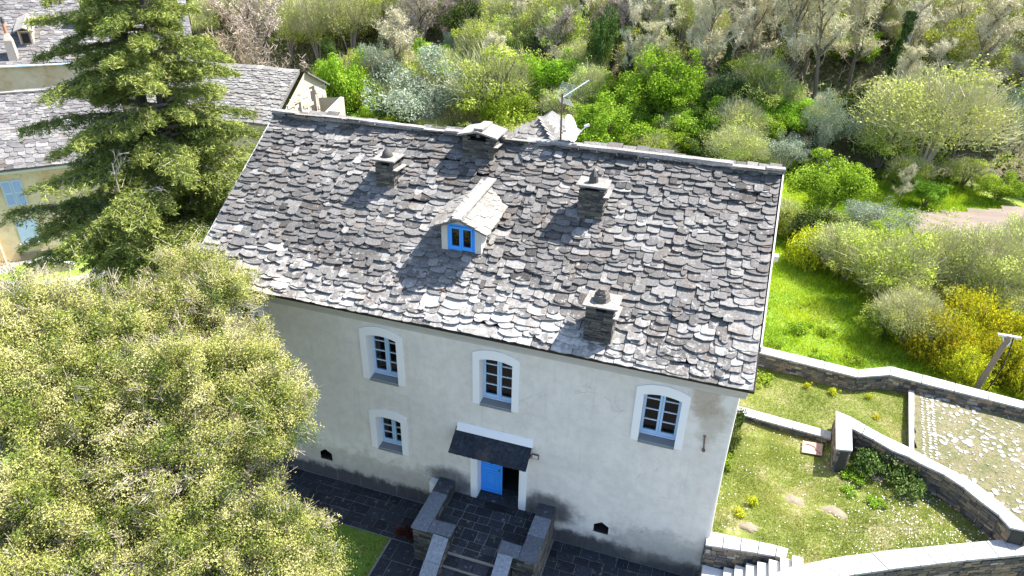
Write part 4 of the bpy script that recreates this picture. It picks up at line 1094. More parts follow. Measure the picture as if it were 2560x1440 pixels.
# ================================================================ neighbouring houses
def nb(name, label, A, r, ze, zg, s0, s1, wr, loc, rng, slope=.6, walls='cream', limit=300, er=(.2, .28), wrr=(.35, .6), smat='slate_old'):
    th = thing(name, label, 'house', loc); L = Vector(loc)
    d = Vector((1, r, 0)).normalized(); n = Vector((d.y, -d.x, 0)); A3 = Vector((*A, 0))
    Wp = lambda s, o, z: tuple(A3+d*s+n*o+Vector((0, 0, z))-L)
    f = -.22; depth = 2*wr
    b = MB()
    v = [Wp(s0, f, zg), Wp(s1, f, zg), Wp(s1, f, ze), Wp(s0, f, ze), Wp(s1, f-wr+.2, ze+slope*wr-.05), Wp(s1, f-depth+.5, ze), Wp(s1, f-depth+.5, zg), Wp(s0, f-depth+.5, zg), Wp(s0, f-depth+.5, ze), Wp(s0, f-wr+.2, ze+slope*wr-.05)]
    b.add(v, [(0, 1, 2, 3), (1, 6, 5, 4, 2), (6, 7, 8, 5), (7, 0, 3, 9, 8)])
    wl = b.build('wall', MT[walls], th)
    b = MB(); e = .2
    for (o0, z0, o1, z1) in ((0, ze, -wr, ze+slope*wr), (-depth, ze, -wr, ze+slope*wr)):
        v = [Wp(s0-e, o0, z0), Wp(s1+e, o0, z0), Wp(s1+e, o1, z1), Wp(s0-e, o1, z1)]; v2 = [(x, y, z-.09) for x, y, z in v]
        b.add(v+v2, [(0, 1, 2, 3), (7, 6, 5, 4), (0, 4, 5, 1), (1, 5, 6, 2), (3, 7, 4, 0)])
    rf = b.build('roof', MT['slate_old'], th)
    O = A3+d*(s0-e)+Vector((0, 0, ze)); td = (-n+Vector((0, 0, slope))).normalized(); T = wr*math.hypot(1, slope)
    Pn = plane(O, d, td, .05)
    ps = slate_rows(Pn, 0, s1-s0+2*e, T, er, wrr, rng, lift=.045)
    emit_rel2('slate', ps, MT[smat], rf, L, limit, 'slates')
    q = MB()
    s = s0-e
    while s < s1+e:
        w = rng.uniform(.7, 1); q.box((0, 0, 0), (.001, .001, .001)) if False else None
        v = [Wp(s, -wr+.18, ze+slope*wr-.02), Wp(min(s+w, s1+e), -wr+.18, ze+slope*wr-.02), Wp(min(s+w, s1+e), -wr-.18, ze+slope*wr-.02), Wp(s, -wr-.18, ze+slope*wr-.02)]
        q.add(v+[(x, y, z+.09) for x, y, z in v], [(4, 5, 6, 7), (0, 1, 5, 4), (1, 2, 6, 5), (2, 3, 7, 6), (3, 0, 4, 7)], rng.random()); s += w+.01
    q.build('ridge_stones', MT['slate_pale'], rf)
    return th, wl, rf, Wp, d, n
def emit_rel2(name, pcs, m, parent, L, limit, stuff):
    ps = sorted(pcs, key=lambda p: (Vector(p[0][0])-CAM).length_squared)
    # pieces outside the picture are never single parts
    def vis(p):
        q = Vector(p[0][0])-CAM; z = q.dot(fw); return abs(q.dot(rt)/z*FPX) < 1290 and abs(q.dot(up)/z*FPX) < 730
    near = [p for p in ps if vis(p)][:limit]; ids = set(map(id, near)); rest = [p for p in ps if id(p) not in ids]
    for v, f, t in near:
        c = Vector(v[0]); q = MB(); q.add([Vector(a)-c for a in v], f, t); q.build(name, m, parent, loc=c-L)
    q = MB()
    for v, f, t in rest: q.add([Vector(a)-L for a in v], f, t)
    q.build(stuff, m, parent, kind='stuff')
rn = random.Random(14)
h2, wl2, rf2, W2, d2, n2 = nb('yellow_house', 'cream yellow weathered house with grey blue shutters at the left edge behind the cedar', (-31.93, 11.4), 1.05, 3.6, -2.4, -7, 6.5, 5.3, (-31.9, 11.4, -2.3), rn)
def wbox(Wp, s0, s1, o0, o1, z0, z1, name, m, par):
    q = MB(); v = [Wp(s0, o0, z0), Wp(s1, o0, z0), Wp(s1, o1, z0), Wp(s0, o1, z0), Wp(s0, o0, z1), Wp(s1, o0, z1), Wp(s1, o1, z1), Wp(s0, o1, z1)]
    q.add(v, [(0, 3, 2, 1), (4, 5, 6, 7), (0, 1, 5, 4), (1, 2, 6, 5), (2, 3, 7, 6), (3, 0, 4, 7)]); return q.build(name, MT[m], par)
def shutter_pair(Wp, s0, s1, z0, z1, par, o=-.22):
    md = (s0+s1)/2
    for a, e in ((s0, md-.012), (md+.012, s1)):
        st_ = .075; sh = wbox(Wp, a, a+st_, o+.01, o+.05, z0, z1, 'shutter', 'shutter', par)
        wbox(Wp, e-st_, e, o+.01, o+.05, z0, z1, 'stile', 'shutter', sh)
        for zz in (z0, (z0+z1)/2-.06, z1-.1): wbox(Wp, a+st_, e-st_, o+.01, o+.048, zz, zz+.1, 'rail', 'shutter', sh)
        wbox(Wp, a+st_, e-st_, o+.004, o+.012, z0, z1, 'backing', 'shutter', sh)
        for lo, hi in ((z0+.1, (z0+z1)/2-.06), ((z0+z1)/2+.04, z1-.1)):
            k = 8
            for i in range(k):
                z = lo+(hi-lo)*(i+.5)/k; q = MB()
                v = [Wp(a+st_, o+.013, z+.028), Wp(e-st_, o+.013, z+.028), Wp(e-st_, o+.045, z-.022), Wp(a+st_, o+.045, z-.022)]
                q.add(v+[(x, y, zz-.012) for x, y, zz in v], [(0, 3, 2, 1), (4, 5, 6, 7), (3, 0, 4, 7), (1, 2, 6, 5), (2, 3, 7, 6)]); q.build('louver', MT['shutter'], sh)
wbox(W2, -7, 6.5, -.22, -.02, 3.36, 3.54, 'eave_moulding', 'mortar', h2)
shutter_pair(W2, -.25, .76, 1.42, 2.95, wl2)
shutter_pair(W2, -4.2, -3.2, 1.42, 2.95, wl2)
wbox(W2, -.2, .82, -.26, -.205, -.93, .45, 'window', 'shutter', wl2); wbox(W2, -.32, .94, -.25, -.08, -1.03, -.935, 'sill', 'mortar', wl2)
wbox(W2, -.5, 2.2, -.22, -.1, -2.3, -1.55, 'plinth', 'stone_wall', wl2)
wbox(W2, -1.6, -1.25, -.22, .1, -2.3, -.1, 'pilaster', 'cream', wl2)
wbox(W2, -7, -1.7, -.22, 1.1, -2.4, -.9, 'porch', 'cream', h2); wbox(W2, -6.8, -2.0, -.3, 1.25, -.9, -.82, 'porch_roof', 'concrete', h2)
q = MB(); q.add([(-40, 3, -2.02), (-16, 3, -1.75), (-20, 17, -2.0), (-36, 16, -2.02)], [(0, 1, 2, 3)]); tag(q.build('yard', MT['joint']), kind='structure')  # darker joint colour stands in for the shade over this yard
wy = thing('yard_wall', 'short pale plastered stair wall in the yard in front of the yellow house', 'wall', (-29.2, 10.6, -2.1))
b = MB(); pts = [(-.55, -.9, 1.0), (-.1, -.2, 1.15), (.35, .3, .8), (.75, .75, .4)]
for (xa, ya, za), (xb, yb_, zb_) in zip(pts, pts[1:]):
    b.add([(xa, ya, 0), (xb, yb_, 0), (xb-.16, yb_+.16, 0), (xa-.16, ya+.16, 0), (xa, ya, za), (xb, yb_, zb_), (xb-.16, yb_+.16, zb_), (xa-.16, ya+.16, za)], [(4, 5, 6, 7), (0, 1, 5, 4), (1, 2, 6, 5), (2, 3, 7, 6), (3, 0, 4, 7)])
b.build('wall_body', MT['cream'], wy)
b = MB()
for (xa, ya, za), (xb, yb_, zb_) in zip(pts, pts[1:]):
    b.add([(xa+.04, ya-.04, za+.002), (xb+.04, yb_-.04, zb_+.002), (xb-.2, yb_+.2, zb_+.002), (xa-.2, ya+.2, za+.002), (xa+.04, ya-.04, za+.06), (xb+.04, yb_-.04, zb_+.06), (xb-.2, yb_+.2, zb_+.06), (xa-.2, ya+.2, za+.06)], [(4, 5, 6, 7), (0, 1, 5, 4), (1, 2, 6, 5), (2, 3, 7, 6), (3, 0, 4, 7)])
b.build('coping', MT['mortar'], wy)

h3, wl3, rf3, W3, d3, n3 = nb('far_house', 'large slate roofed house at the top left corner with dormer and terracotta chimney pot', (-43.04, 21.28), .9, 6.8, -2.2, -12, 12.6, 9.5, (-43, 21.3, -2.2), rn)
q = MB(); q.tube(W3(-12.2, .06, 6.74), W3(8.5, .06, 6.74), .08, .08, 8); q.build('gutter', MT['mutin'], rf3)
z3 = lambda o: 6.8-.6*o
q = MB()
for zt_, sc in ((0, 1),):
    v = [W3(.55, -.35, 6.9), W3(1.12, -.35, 6.9), W3(1.12, -1.15, 7.4), W3(.55, -1.15, 7.4), W3(.6, -.4, 8.4), W3(1.07, -.4, 8.4), W3(1.07, -1.05, 8.4), W3(.6, -1.05, 8.4), W3(.72, -.58, 8.85), W3(.95, -.58, 8.85), W3(.95, -.85, 8.85), W3(.72, -.85, 8.85)]
    q.add(v, [(0, 1, 5, 4), (1, 2, 6, 5), (2, 3, 7, 6), (3, 0, 4, 7), (4, 5, 9, 8), (5, 6, 10, 9), (6, 7, 11, 10), (7, 4, 8, 11), (8, 9, 10, 11)], .5)
cm3 = q.build('chimney', MT['rubble'], rf3)
q = MB(); q.tube(W3(.83, -.72, 8.83), W3(.83, -.72, 9.55), .11, .09, 10); q.build('pipe', MT['terracotta'], cm3)
q = MB(); q.tube(W3(.83, -.72, 9.56), W3(.83, -.72, 9.95), .13, .05, 10); q.build('cowl', MT['black'], cm3)
q = MB(); v = [W3(5.5, -3.0, 8.4), W3(6.5, -3.0, 8.4), W3(6.5, -4.0, 8.9), W3(5.5, -4.0, 8.9), W3(5.5, -3.0, 11), W3(6.5, -3.0, 11), W3(6.5, -4.0, 11), W3(5.5, -4.0, 11)]
q.add(v, [(4, 5, 6, 7), (0, 1, 5, 4), (1, 2, 6, 5), (2, 3, 7, 6), (3, 0, 4, 7)], .35); q.build('tall_chimney', MT['rubble'], rf3)
# dormer of the far house
q = MB(); v = [W3(1.3, -1.75, 7.7), W3(2.15, -1.75, 7.7), W3(2.15, -1.75, 8.85), W3(1.3, -1.75, 8.85), W3(2.15, -3.6, 8.96), W3(1.3, -3.6, 8.96)]
q.add(v, [(0, 1, 2, 3), (1, 4, 2), (0, 3, 5)]); dr3 = q.build('dormer', MT['cream'], rf3)
wbox(W3, 1.42, 2.03, -1.74, -1.70, 7.95, 8.75, 'window', 'wood', dr3); wbox(W3, 1.5, 1.95, -1.695, -1.68, 8.02, 8.68, 'pane', 'dark', dr3)
q = MB(); v = [W3(1.1, -1.45, 8.85), W3(2.35, -1.45, 8.85), W3(2.35, -4.1, 9.45), W3(1.1, -4.1, 9.45), W3(1.72, -1.45, 9.1), W3(1.72, -4.6, 9.75)]
q.add(v+[(x, y, z-.07) for x, y, z in v], [(0, 4, 5, 3), (4, 1, 2, 5), (0, 6, 10, 4), (4, 10, 7, 1), (1, 7, 8, 2), (0, 3, 9, 6)], .6); q.build('dormer_roof', MT['slate_pale'], dr3)

# ruined barn with bright rubble gable
P0 = Vector((-22.1, 27.3)); gv = Vector((-.07, 1)); ev = Vector((1, .07)).normalized()
bn = thing('stone_barn', 'stone barn with slate roof and sunlit rubble gable with dark openings behind the ridge', 'barn', (-22, 27, 1))
LB = Vector(bn.location)
def WB(e_, g_, z): q = P0+ev*e_+gv*g_; return tuple(Vector((q.x, q.y, z))-LB)
b = MB()
b.add([WB(0, -4.0, .3), WB(0, 2.6, .3), WB(0, 2.6, 5.75), WB(0, 0, 7.0), WB(0, -4.0, 4.5)], [(0, 1, 2, 3, 4)])
b.add([WB(-11, -4.0, .3), WB(0, -4.0, .3), WB(0, -4.0, 4.5), WB(-11, -4.0, 4.5)], [(0, 1, 2, 3)])
b.add([WB(-11, 2.6, .3), WB(0, 2.6, .3), WB(0, 2.6, 5.75), WB(-11, 2.6, 5.75)], [(0, 1, 2, 3)])
bw = b.build('wall', MT['rubble'], bn)
st = []; rbn = random.Random(4)
a_, c_ = P0+gv*-4.0, P0+gv*2.6
st = wall_pieces(tuple(a_), tuple(c_), .3, lambda u: (4.5+2.5*u/.606 if u < .606 else 7.0-1.25*(u-.606)/.394), rbn, tuple(ev), (.16, .28), (.25, .6), .6, .25, .06)
st = [s for s in st if not (abs(Vector(s[0][0][:2]).y-(P0.y-1.4)) < .42 and s[0][0][2] < 5.2 and s[0][0][2] > 2.2) and not (abs(Vector(s[0][0][:2]).y-(P0.y+.7)) < .38 and 3.4 < s[0][0][2] < 5.9)]
emit_rel2('stone', st, MT['rubble'], bw, LB, 200, 'stones')
for g0, g1, z0, z1 in ((-1.8, -1.0, 2.2, 5.2), (.35, 1.05, 3.4, 5.9)):
    q = MB(); q.add([WB(.02, g0, z0), WB(.02, g1, z0), WB(.02, g1, z1), WB(.02, g0, z1)], [(0, 1, 2, 3)]); q.build('opening_shade', MT['bark_dark'], bw)  # flat dark panel paints the shade inside a gap in the gable
b = MB()
v = [WB(-11, -4.3, 4.35), WB(-.35, -4.3, 4.35), WB(-.35, 0, 7.05), WB(-11, 0, 7.05), WB(.25, 2.9, 5.65), WB(-11, 2.9, 5.65), WB(.25, 0, 7.05)]
b.add(v+[(x, y, z-.12) for x, y, z in v], [(0, 1, 2, 3), (3, 6, 4, 5), (0, 7, 8, 1), (1, 8, 9, 2), (6, 13, 11, 4)])
br = b.build('roof', MT['slate_old'], bn)
Pbn = plane(Vector(WB(-11, -4.3, 4.35))+LB, (ev.x, ev.y, 0), (gv.x, gv.y, 2.7/4.3), .04)
emit_rel2('slate', slate_rows(Pbn, 0, 10.6, 5.0, (.2, .28), (.35, .6), rbn), MT['slate_pale'], br, LB, 150, 'slates')
b = MB()
b.add([WB(.2, 1.2, 1), WB(2.2, 1.2, 1), WB(2.2, 1.2, 5.2), WB(.2, 1.2, 5.0)], [(0, 1, 2, 3)]); b.add([WB(2.2, 1.2, 1), WB(2.2, -1.5, 1), WB(2.2, -1.5, 4.6), WB(2.2, 1.2, 5.2)], [(0, 1, 2, 3)])
b.add([WB(1.9, 1.4, 1), WB(1.9, -1.5, 1), WB(1.9, -1.5, 4.6), WB(1.9, 1.4, 5.2)], [(0, 1, 2, 3)]); b.add([WB(1.9, -1.5, 1), WB(2.2, -1.5, 1), WB(2.2, -1.5, 4.6), WB(1.9, -1.5, 4.6)], [(0, 1, 2, 3)]); b.add([WB(1.9, -1.5, 4.6), WB(2.2, -1.5, 4.6), WB(2.2, 1.2, 5.2), WB(1.9, 1.2, 5.2)], [(0, 1, 2, 3)])
b.build('lean_to', MT['rubble'], bn)
# pale gable building seen through the cedar, further back

# ================================================================ vegetation
def unit(n, rng=NP):
    v = rng.normal(size=(n, 3)); return v/np.linalg.norm(v, axis=1, keepdims=True)
def norm(v): return v/np.maximum(np.linalg.norm(v, axis=1, keepdims=True), 1e-9)
def leaves(c, nrm, L, Wd, bias=.7, along=None):
    """rhombic leaves at c, roughly facing nrm; L, Wd arrays or numbers"""
    n = len(c); nn = norm(nrm*bias+unit(n)*(1-bias*.5))
    a = along if along is not None else unit(n)
    a = norm(a-nn*np.sum(a*nn, axis=1, keepdims=True)); b = np.cross(nn, a)
    L = (np.ones(n)*L)[:, None]; Wd = (np.ones(n)*Wd)[:, None]
    V = np.stack([c-a*L*.5, c+b*Wd*.5, c+a*L*.5, c-b*Wd*.5], 1).reshape(-1, 3)
    F = np.arange(4*n).reshape(n, 4); return V, F
def ribbons(p0, p1, w0, w1):
    d = p1-p0; s = norm(np.cross(d, unit(len(p0))))
    V = np.stack([p0-s*w0, p0+s*w0, p1+s*w1, p1-s*w1], 1).reshape(-1, 3)
    return V, np.arange(len(V)).reshape(-1, 4)
def cat(*VF):
    Vs, Fs, k = [], [], 0
    for V, F in VF: Vs.append(V); Fs.append(F+k); k += len(V)
    return np.concatenate(Vs), np.concatenate(Fs)

def branch_tree(H, Wd, rng, levels=(6, 5, 6), up=.6, trunk_r=.11, lean=(0, 0), first=.3, fine=(6, .35)):
    """recursive skeleton: thick limbs as tubes, fine twigs as ribbons. returns (MB limbs, twig p0,p1,w0)"""
    mb = MB(); tw0, tw1, tww = [], [], []; tips = []
    def bend(p, d, L, r, n, wob_):
        pts = [p]; dd = d.copy()
        for _ in range(n):
            dd = (dd+Vector((rng.gauss(0, wob_), rng.gauss(0, wob_), rng.gauss(0, wob_*.6)+.03))).normalized(); pts.append(pts[-1]+dd*(L/n))
        return pts
    trunk = bend(Vector((0, 0, -.2)), Vector((lean[0], lean[1], 1)).normalized(), H*.86, 0, 8, .05)
    for i in range(8):
        r0 = trunk_r*(1-i/8.5); mb.tube(trunk[i], trunk[i+1], r0, trunk_r*(1-(i+1)/8.5), 6, caps=False)
    def at(pts, u):
        x = u*(len(pts)-1); i = min(int(x), len(pts)-2); return pts[i].lerp(pts[i+1], x-i)
    def grow(pts, L, r, lev):
        k = levels[lev] if lev < len(levels) else 0
        for j in range(k):
            u = rng.uniform(first if lev == 0 else .25, 1.0); p = at(pts, u)
            par = (pts[-1]-pts[0]).normalized(); th = rng.uniform(0, 6.28)
            out = Vector((math.cos(th), math.sin(th), 0))
            d = (out*rng.uniform(.6, 1)+Vector((0, 0, up*rng.uniform(.5, 1.4)))+par*.45).normalized()
            l2 = L*rng.uniform(.38, .62) if lev else Wd*.5*rng.uniform(.6, 1.1)*(1.25-.55*u)
            q = bend(p, d, l2, 0, 4, .14)
            r2 = r*rng.uniform(.35, .5)
            if lev < 1:
                for i in range(4): mb.tube(q[i], q[i+1], r2*(1-i/5), r2*(1-(i+1)/5), 4, caps=False)
            else:
                for i in range(4): tw0.append(q[i]); tw1.append(q[i+1]); tww.append(max(.012, r2*(1-i/5)))
            grow(q, l2, r2, lev+1)
            if lev == len(levels)-1: tips.append(q)
    grow(trunk, H*.6, trunk_r, 0)
    nf, lf = fine
    for q in tips:
        for _ in range(nf):
            p = at(q, rng.uniform(.2, 1)); d = Vector((rng.gauss(0, 1), rng.gauss(0, 1), rng.gauss(.35, .8))).normalized()
            tw0.append(p); tw1.append(p+d*rng.uniform(.5, 1)*lf); tww.append(.008)
    return mb, np.array([tuple(p) for p in tw0]), np.array([tuple(p) for p in tw1]), np.array(tww)

def clump_crown(R, H, nclump, per, L, Wd, zlow=.12, cr=(.17, .30), spread=(.5, .9), flat=.8, bias=.6, tv=.2):
    cs, ns, ts = [], [], []
    ph_ = NP.rand(4)*6.28
    for _ in range(nclump):
        d = NP.normal(size=3); d /= np.linalg.norm(d); d[2] = abs(d[2])*1.0 if NP.rand() < .72 else -abs(d[2])*.6
        az_ = math.atan2(d[1], d[0]); k = NP.uniform(*spread)*(1+.20*math.sin(2*az_+ph_[0])+.14*math.sin(5*az_+ph_[1]))*(1+.16*math.sin(4*d[2]+ph_[2]+2*az_))
        if NP.rand() < .12: k *= 1.22
        ctr = np.array([d[0]*R*k, d[1]*R*k, H*(.5+zlow*.5)+d[2]*H*.46*k])
        r = R*NP.uniform(*cr)*(1.15-.4*max(0, d[2]))
        n = int(per*NP.uniform(.6, 1.4)*(r/(R*.235))**2)
        q = unit(n); rad = r*(.45+.55*NP.rand(n)**.5)*(1+.25*NP.normal(size=n)*.5)
        st_ = NP.uniform(.7, 1.5, 3); p = ctr+q*rad[:, None]*np.array([1, 1, flat])*st_
        t = .5+NP.normal()*tv*.6+NP.normal(size=n)*tv
        cs.append(p); ns.append(q); ts.append(t)
    c = np.concatenate(cs); nr = np.concatenate(ns); t = np.clip(np.concatenate(ts), 0, 1)
    keep = c[:, 2] > .02
    c, nr, t = c[keep], nr[keep], t[keep]
    nr = nr+np.array([0, 0, .5])
    V, F = leaves(c, nr, L*NP.uniform(.7, 1.3, len(c)), Wd*NP.uniform(.7, 1.3, len(c)), bias)
    return V, F, t

PROTO = {}
def add_proto(kind, R0, H0, parts): PROTO.setdefault(kind, []).append((R0, H0, parts))
def mesh_of(mb, name, m):
    me = bpy.data.meshes.new(name); me.from_pydata(mb.v, [], mb.f); set_tone(me, mb.t); me.materials.append(m); me.update(); return me
rp = random.Random(77)
def stems(R, H, n, rr_, rng):
    mb = MB()
    for i in range(n):
        th = rng.uniform(0, 6.28); k = rng.uniform(.2, .75); e = Vector((R*k*math.cos(th), R*k*math.sin(th), H*rng.uniform(.55, .9))); m_ = e*.5+Vector((rng.uniform(-.1, .1), rng.uniform(-.1, .1), H*.12))
        mb.tube((0, 0, -.2), m_, rr_, rr_*.7, 5, caps=False); mb.tube(m_, e, rr_*.7, rr_*.25, 5, caps=False)
        for _ in range(4):
            q = m_.lerp(e, rng.uniform(.2, 1)); mb.tube(q, q+Vector((rng.gauss(0, .3), rng.gauss(0, .3), rng.uniform(.1, .5)))*R*.4, rr_*.3, rr_*.1, 4, caps=False)
    return mb
def twig_halo(R, H, n, w, zc=.5, lmin=.12, lmax=.35):
    q = unit(n); q[:, 2] = np.abs(q[:, 2])*1.0-.25*NP.rand(n)
    k = NP.uniform(.55, .98, n)[:, None]; p0 = q*k*np.array([R, R, H*.48])+np.array([0, 0, H*.5])
    d = norm(q*.8+unit(n)*.8+np.array([0, 0, .9])); p1 = p0+d*NP.uniform(lmin, lmax, n)[:, None]*R
    p0[:, 2] = np.maximum(p0[:, 2], .05)
    return ribbons(p0, p1, w, w*.4)
for v in range(3):
    V, F, t = clump_crown(2.5, 4.6, 52, 300, .135, .09); add_proto('leafy', 2.5, 4.6, [('trunk', mesh_of(stems(2.5, 4.6, 6, .09, rp), 'trunk', MT['bark'])), ('crown', np_mesh('leafy_crown', V, F, t, MT['leafy']))])
    V, F, t = clump_crown(2.5, 4.8, 60, 120, .14, .085, cr=(.14, .26), spread=(.45, .98), tv=.22)
    V2, F2 = twig_halo(2.5, 4.8, 1500, .012)
    add_proto('airy', 2.5, 4.8, [('trunk', mesh_of(stems(2.5, 4.8, 7, .07, rp), 'trunk', MT['bark'])), ('crown', np_mesh('airy_crown', V, F, t, MT['airy'])), ('twigs', np_mesh('airy_twigs', V2, F2, np.full(len(F2), .5), MT['twig_green']))])
for v in range(2):
    V, F, t = clump_crown(2.5, 4.4, 52, 260, .15, .045, cr=(.16, .28), bias=.3, tv=.24)
    add_proto('olive', 2.5, 4.4, [('trunk', mesh_of(stems(2.5, 4.4, 5, .12, rp), 'trunk', MT['bark_pale'])), ('crown', np_mesh('olive_crown', V, F, t, MT['olive']))])
    V, F, t = clump_crown(2.2, 5.0, 40, 200, .15, .09, cr=(.18, .3)); add_proto('dark', 2.2, 5.0, [('trunk', mesh_of(stems(2.2, 5, 4, .12, rp), 'trunk', MT['bark_dark'])), ('crown', np_mesh('dark_crown', V, F, t, MT['darkleaf']))])
    # gorse: spiky sprays
    n = 900; q = unit(n); q[:, 2] = np.abs(q[:, 2]); base = q*NP.uniform(.35, .85, n)[:, None]*np.array([1.5, 1.5, 1.5]); base[:, 2] += .1
    d = norm(q+unit(n)*.45+np.array([0, 0, .5])); cs, al, ts = [], [], []
    for i in range(n):
        k = 11; u = NP.rand(k); L_ = NP.uniform(.3, .6); cs.append(base[i]+d[i]*(u*L_)[:, None]+NP.normal(size=(k, 3))*.03); al.append(np.repeat(d[i][None], k, 0)+NP.normal(size=(k, 3))*.5)
        yel = NP.rand() < .42; ts.append(np.clip((.72 if yel else .34)+NP.normal(size=k)*.15, 0, 1))
    c = np.concatenate(cs); V, F = leaves(c, unit(len(c))+np.array([0, 0, .6]), .10, .042, .4, np.concatenate(al))
    add_proto('gorse', 1.75, 2.0, [('stems', mesh_of(stems(1.4, 1.6, 8, .04, rp), 'stems', MT['bark'])), ('crown', np_mesh('gorse_crown', V, F, np.concatenate(ts), MT['gorse']))])
for v in range(3):
    V2, F2 = twig_halo(2.6, 4.8, 7500, .010, lmin=.05, lmax=.17)
    V, F, t = clump_crown(2.6, 4.8, 95, 120, .10, .06, cr=(.12, .24), spread=(.35, 1.0), tv=.25)
    add_proto('twiggy', 2.6, 5.0, [('trunk', mesh_of(stems(2.6, 4.8, 8, .06, rp), 'trunk', MT['bark_pale'])), ('twigs', np_mesh('twiggy_twigs', V2, F2, np.full(len(F2), .5), MT['twig_green'])), ('crown', np_mesh('twiggy_buds', V, F, t, MT['twiggy']))])
    mb, a, c, w = branch_tree(9, 5, rp, (15, 8, 6), .55, .17, (rp.uniform(-.1, .1), rp.uniform(-.1, .1)), .30, (7, .40))
    Vt, Ft = ribbons(a, c, np.maximum(w, .014)[:, None], np.maximum(w*.6, .009)[:, None])
    sel = NP.rand(len(c)) < .42; V, F = leaves(c[sel]+NP.normal(size=(sel.sum(), 3))*.1, unit(sel.sum())+np.array([0, 0, .5]), .10, .055)
    add_proto('bare', 2.6, 9.2, [('trunk', mesh_of(mb, 'trunk', MT['bark'])), ('twigs', np_mesh('bare_twigs', Vt, Ft, np.full(len(Ft), .5), MT['twig_tan'])), ('buds', np_mesh('bare_buds', V, F, np.clip(NP.normal(size=len(F))*.2+.5, 0, 1), MT['tanbud']))])
for v in range(2):
    mb, a, c, w = branch_tree(6.5, 6, rp, (15, 8, 6), .5, .15, (0, 0), .12, (7, .4))
    Vt, Ft = ribbons(a, c, np.maximum(w, .013)[:, None], np.maximum(w*.6, .008)[:, None])
    add_proto('brown', 3, 6.6, [('trunk', mesh_of(mb, 'trunk', MT['bark_dark'])), ('twigs', np_mesh('brown_twigs', Vt, Ft, np.full(len(Ft), .5), MT['twig_brown']))])
    mb, a, c, w = branch_tree(9, 4, rp, (12, 6, 5), .6, .15, (.05, 0), .45, (6, .4))
    Vt, Ft = ribbons(a, c, np.maximum(w, .014)[:, None], np.maximum(w*.6, .009)[:, None])
    cs = []; n = 9000; zz = NP.rand(n)*6.4; th = NP.rand(n)*6.28; r = (.42+.22*np.sin(zz*2.1+v)+.12*np.sin(zz*5.3+th*2))*(1.15-zz/9)*(.35+.95*NP.rand(n)**.7)*(1+.35*np.sin(zz*9+th*3))+.04
    c2 = np.stack([r*np.cos(th)+.02*zz, r*np.sin(th), zz], 1); V, F = leaves(c2, np.stack([np.cos(th), np.sin(th), .4+0*th], 1), .15, .11)
    add_proto('ivy', 1.8, 9.2, [('trunk', mesh_of(mb, 'trunk', MT['bark_pale'])), ('twigs', np_mesh('ivy_tree_twigs', Vt, Ft, np.full(len(Ft), .5), MT['twig_tan'])), ('ivy', np_mesh('ivy_leaves', V, F, np.clip(NP.normal(size=len(F))*.2+.5, 0, 1), MT['darkleaf']))])

CATS = dict(leafy=('leafy_bush', 'bush'), airy=('light_tree', 'tree'), olive=('silver_tree', 'tree'), dark=('evergreen_tree', 'tree'), gorse=('gorse_bush', 'bush'),
            twiggy=('twiggy_tree', 'tree'), bare=('bare_tree', 'tree'), brown=('brown_tree', 'tree'), ivy=('ivy_tree', 'tree'))
cnt = {}
def plant(kind, x, y, w, h, label, group, z=None, rot=None, cat_=None, nm=None):
    i = cnt.get(kind, 0); cnt[kind] = i+1
    R0, H0, parts = PROTO[kind][i % len(PROTO[kind])]
    o = thing(nm or CATS[kind][0], label, cat_ or CATS[kind][1], (x, y, (terrain(x, y) if z is None else z)-.03), group)
    o.rotation_euler = (0, 0, rp.uniform(0, 6.28) if rot is None else rot)
    s = w/2/R0; o.scale = (s*rp.uniform(.92, 1.08), s*rp.uniform(.92, 1.08), h/H0)
    for pn, me in parts: link(pn, me, o)
    return o
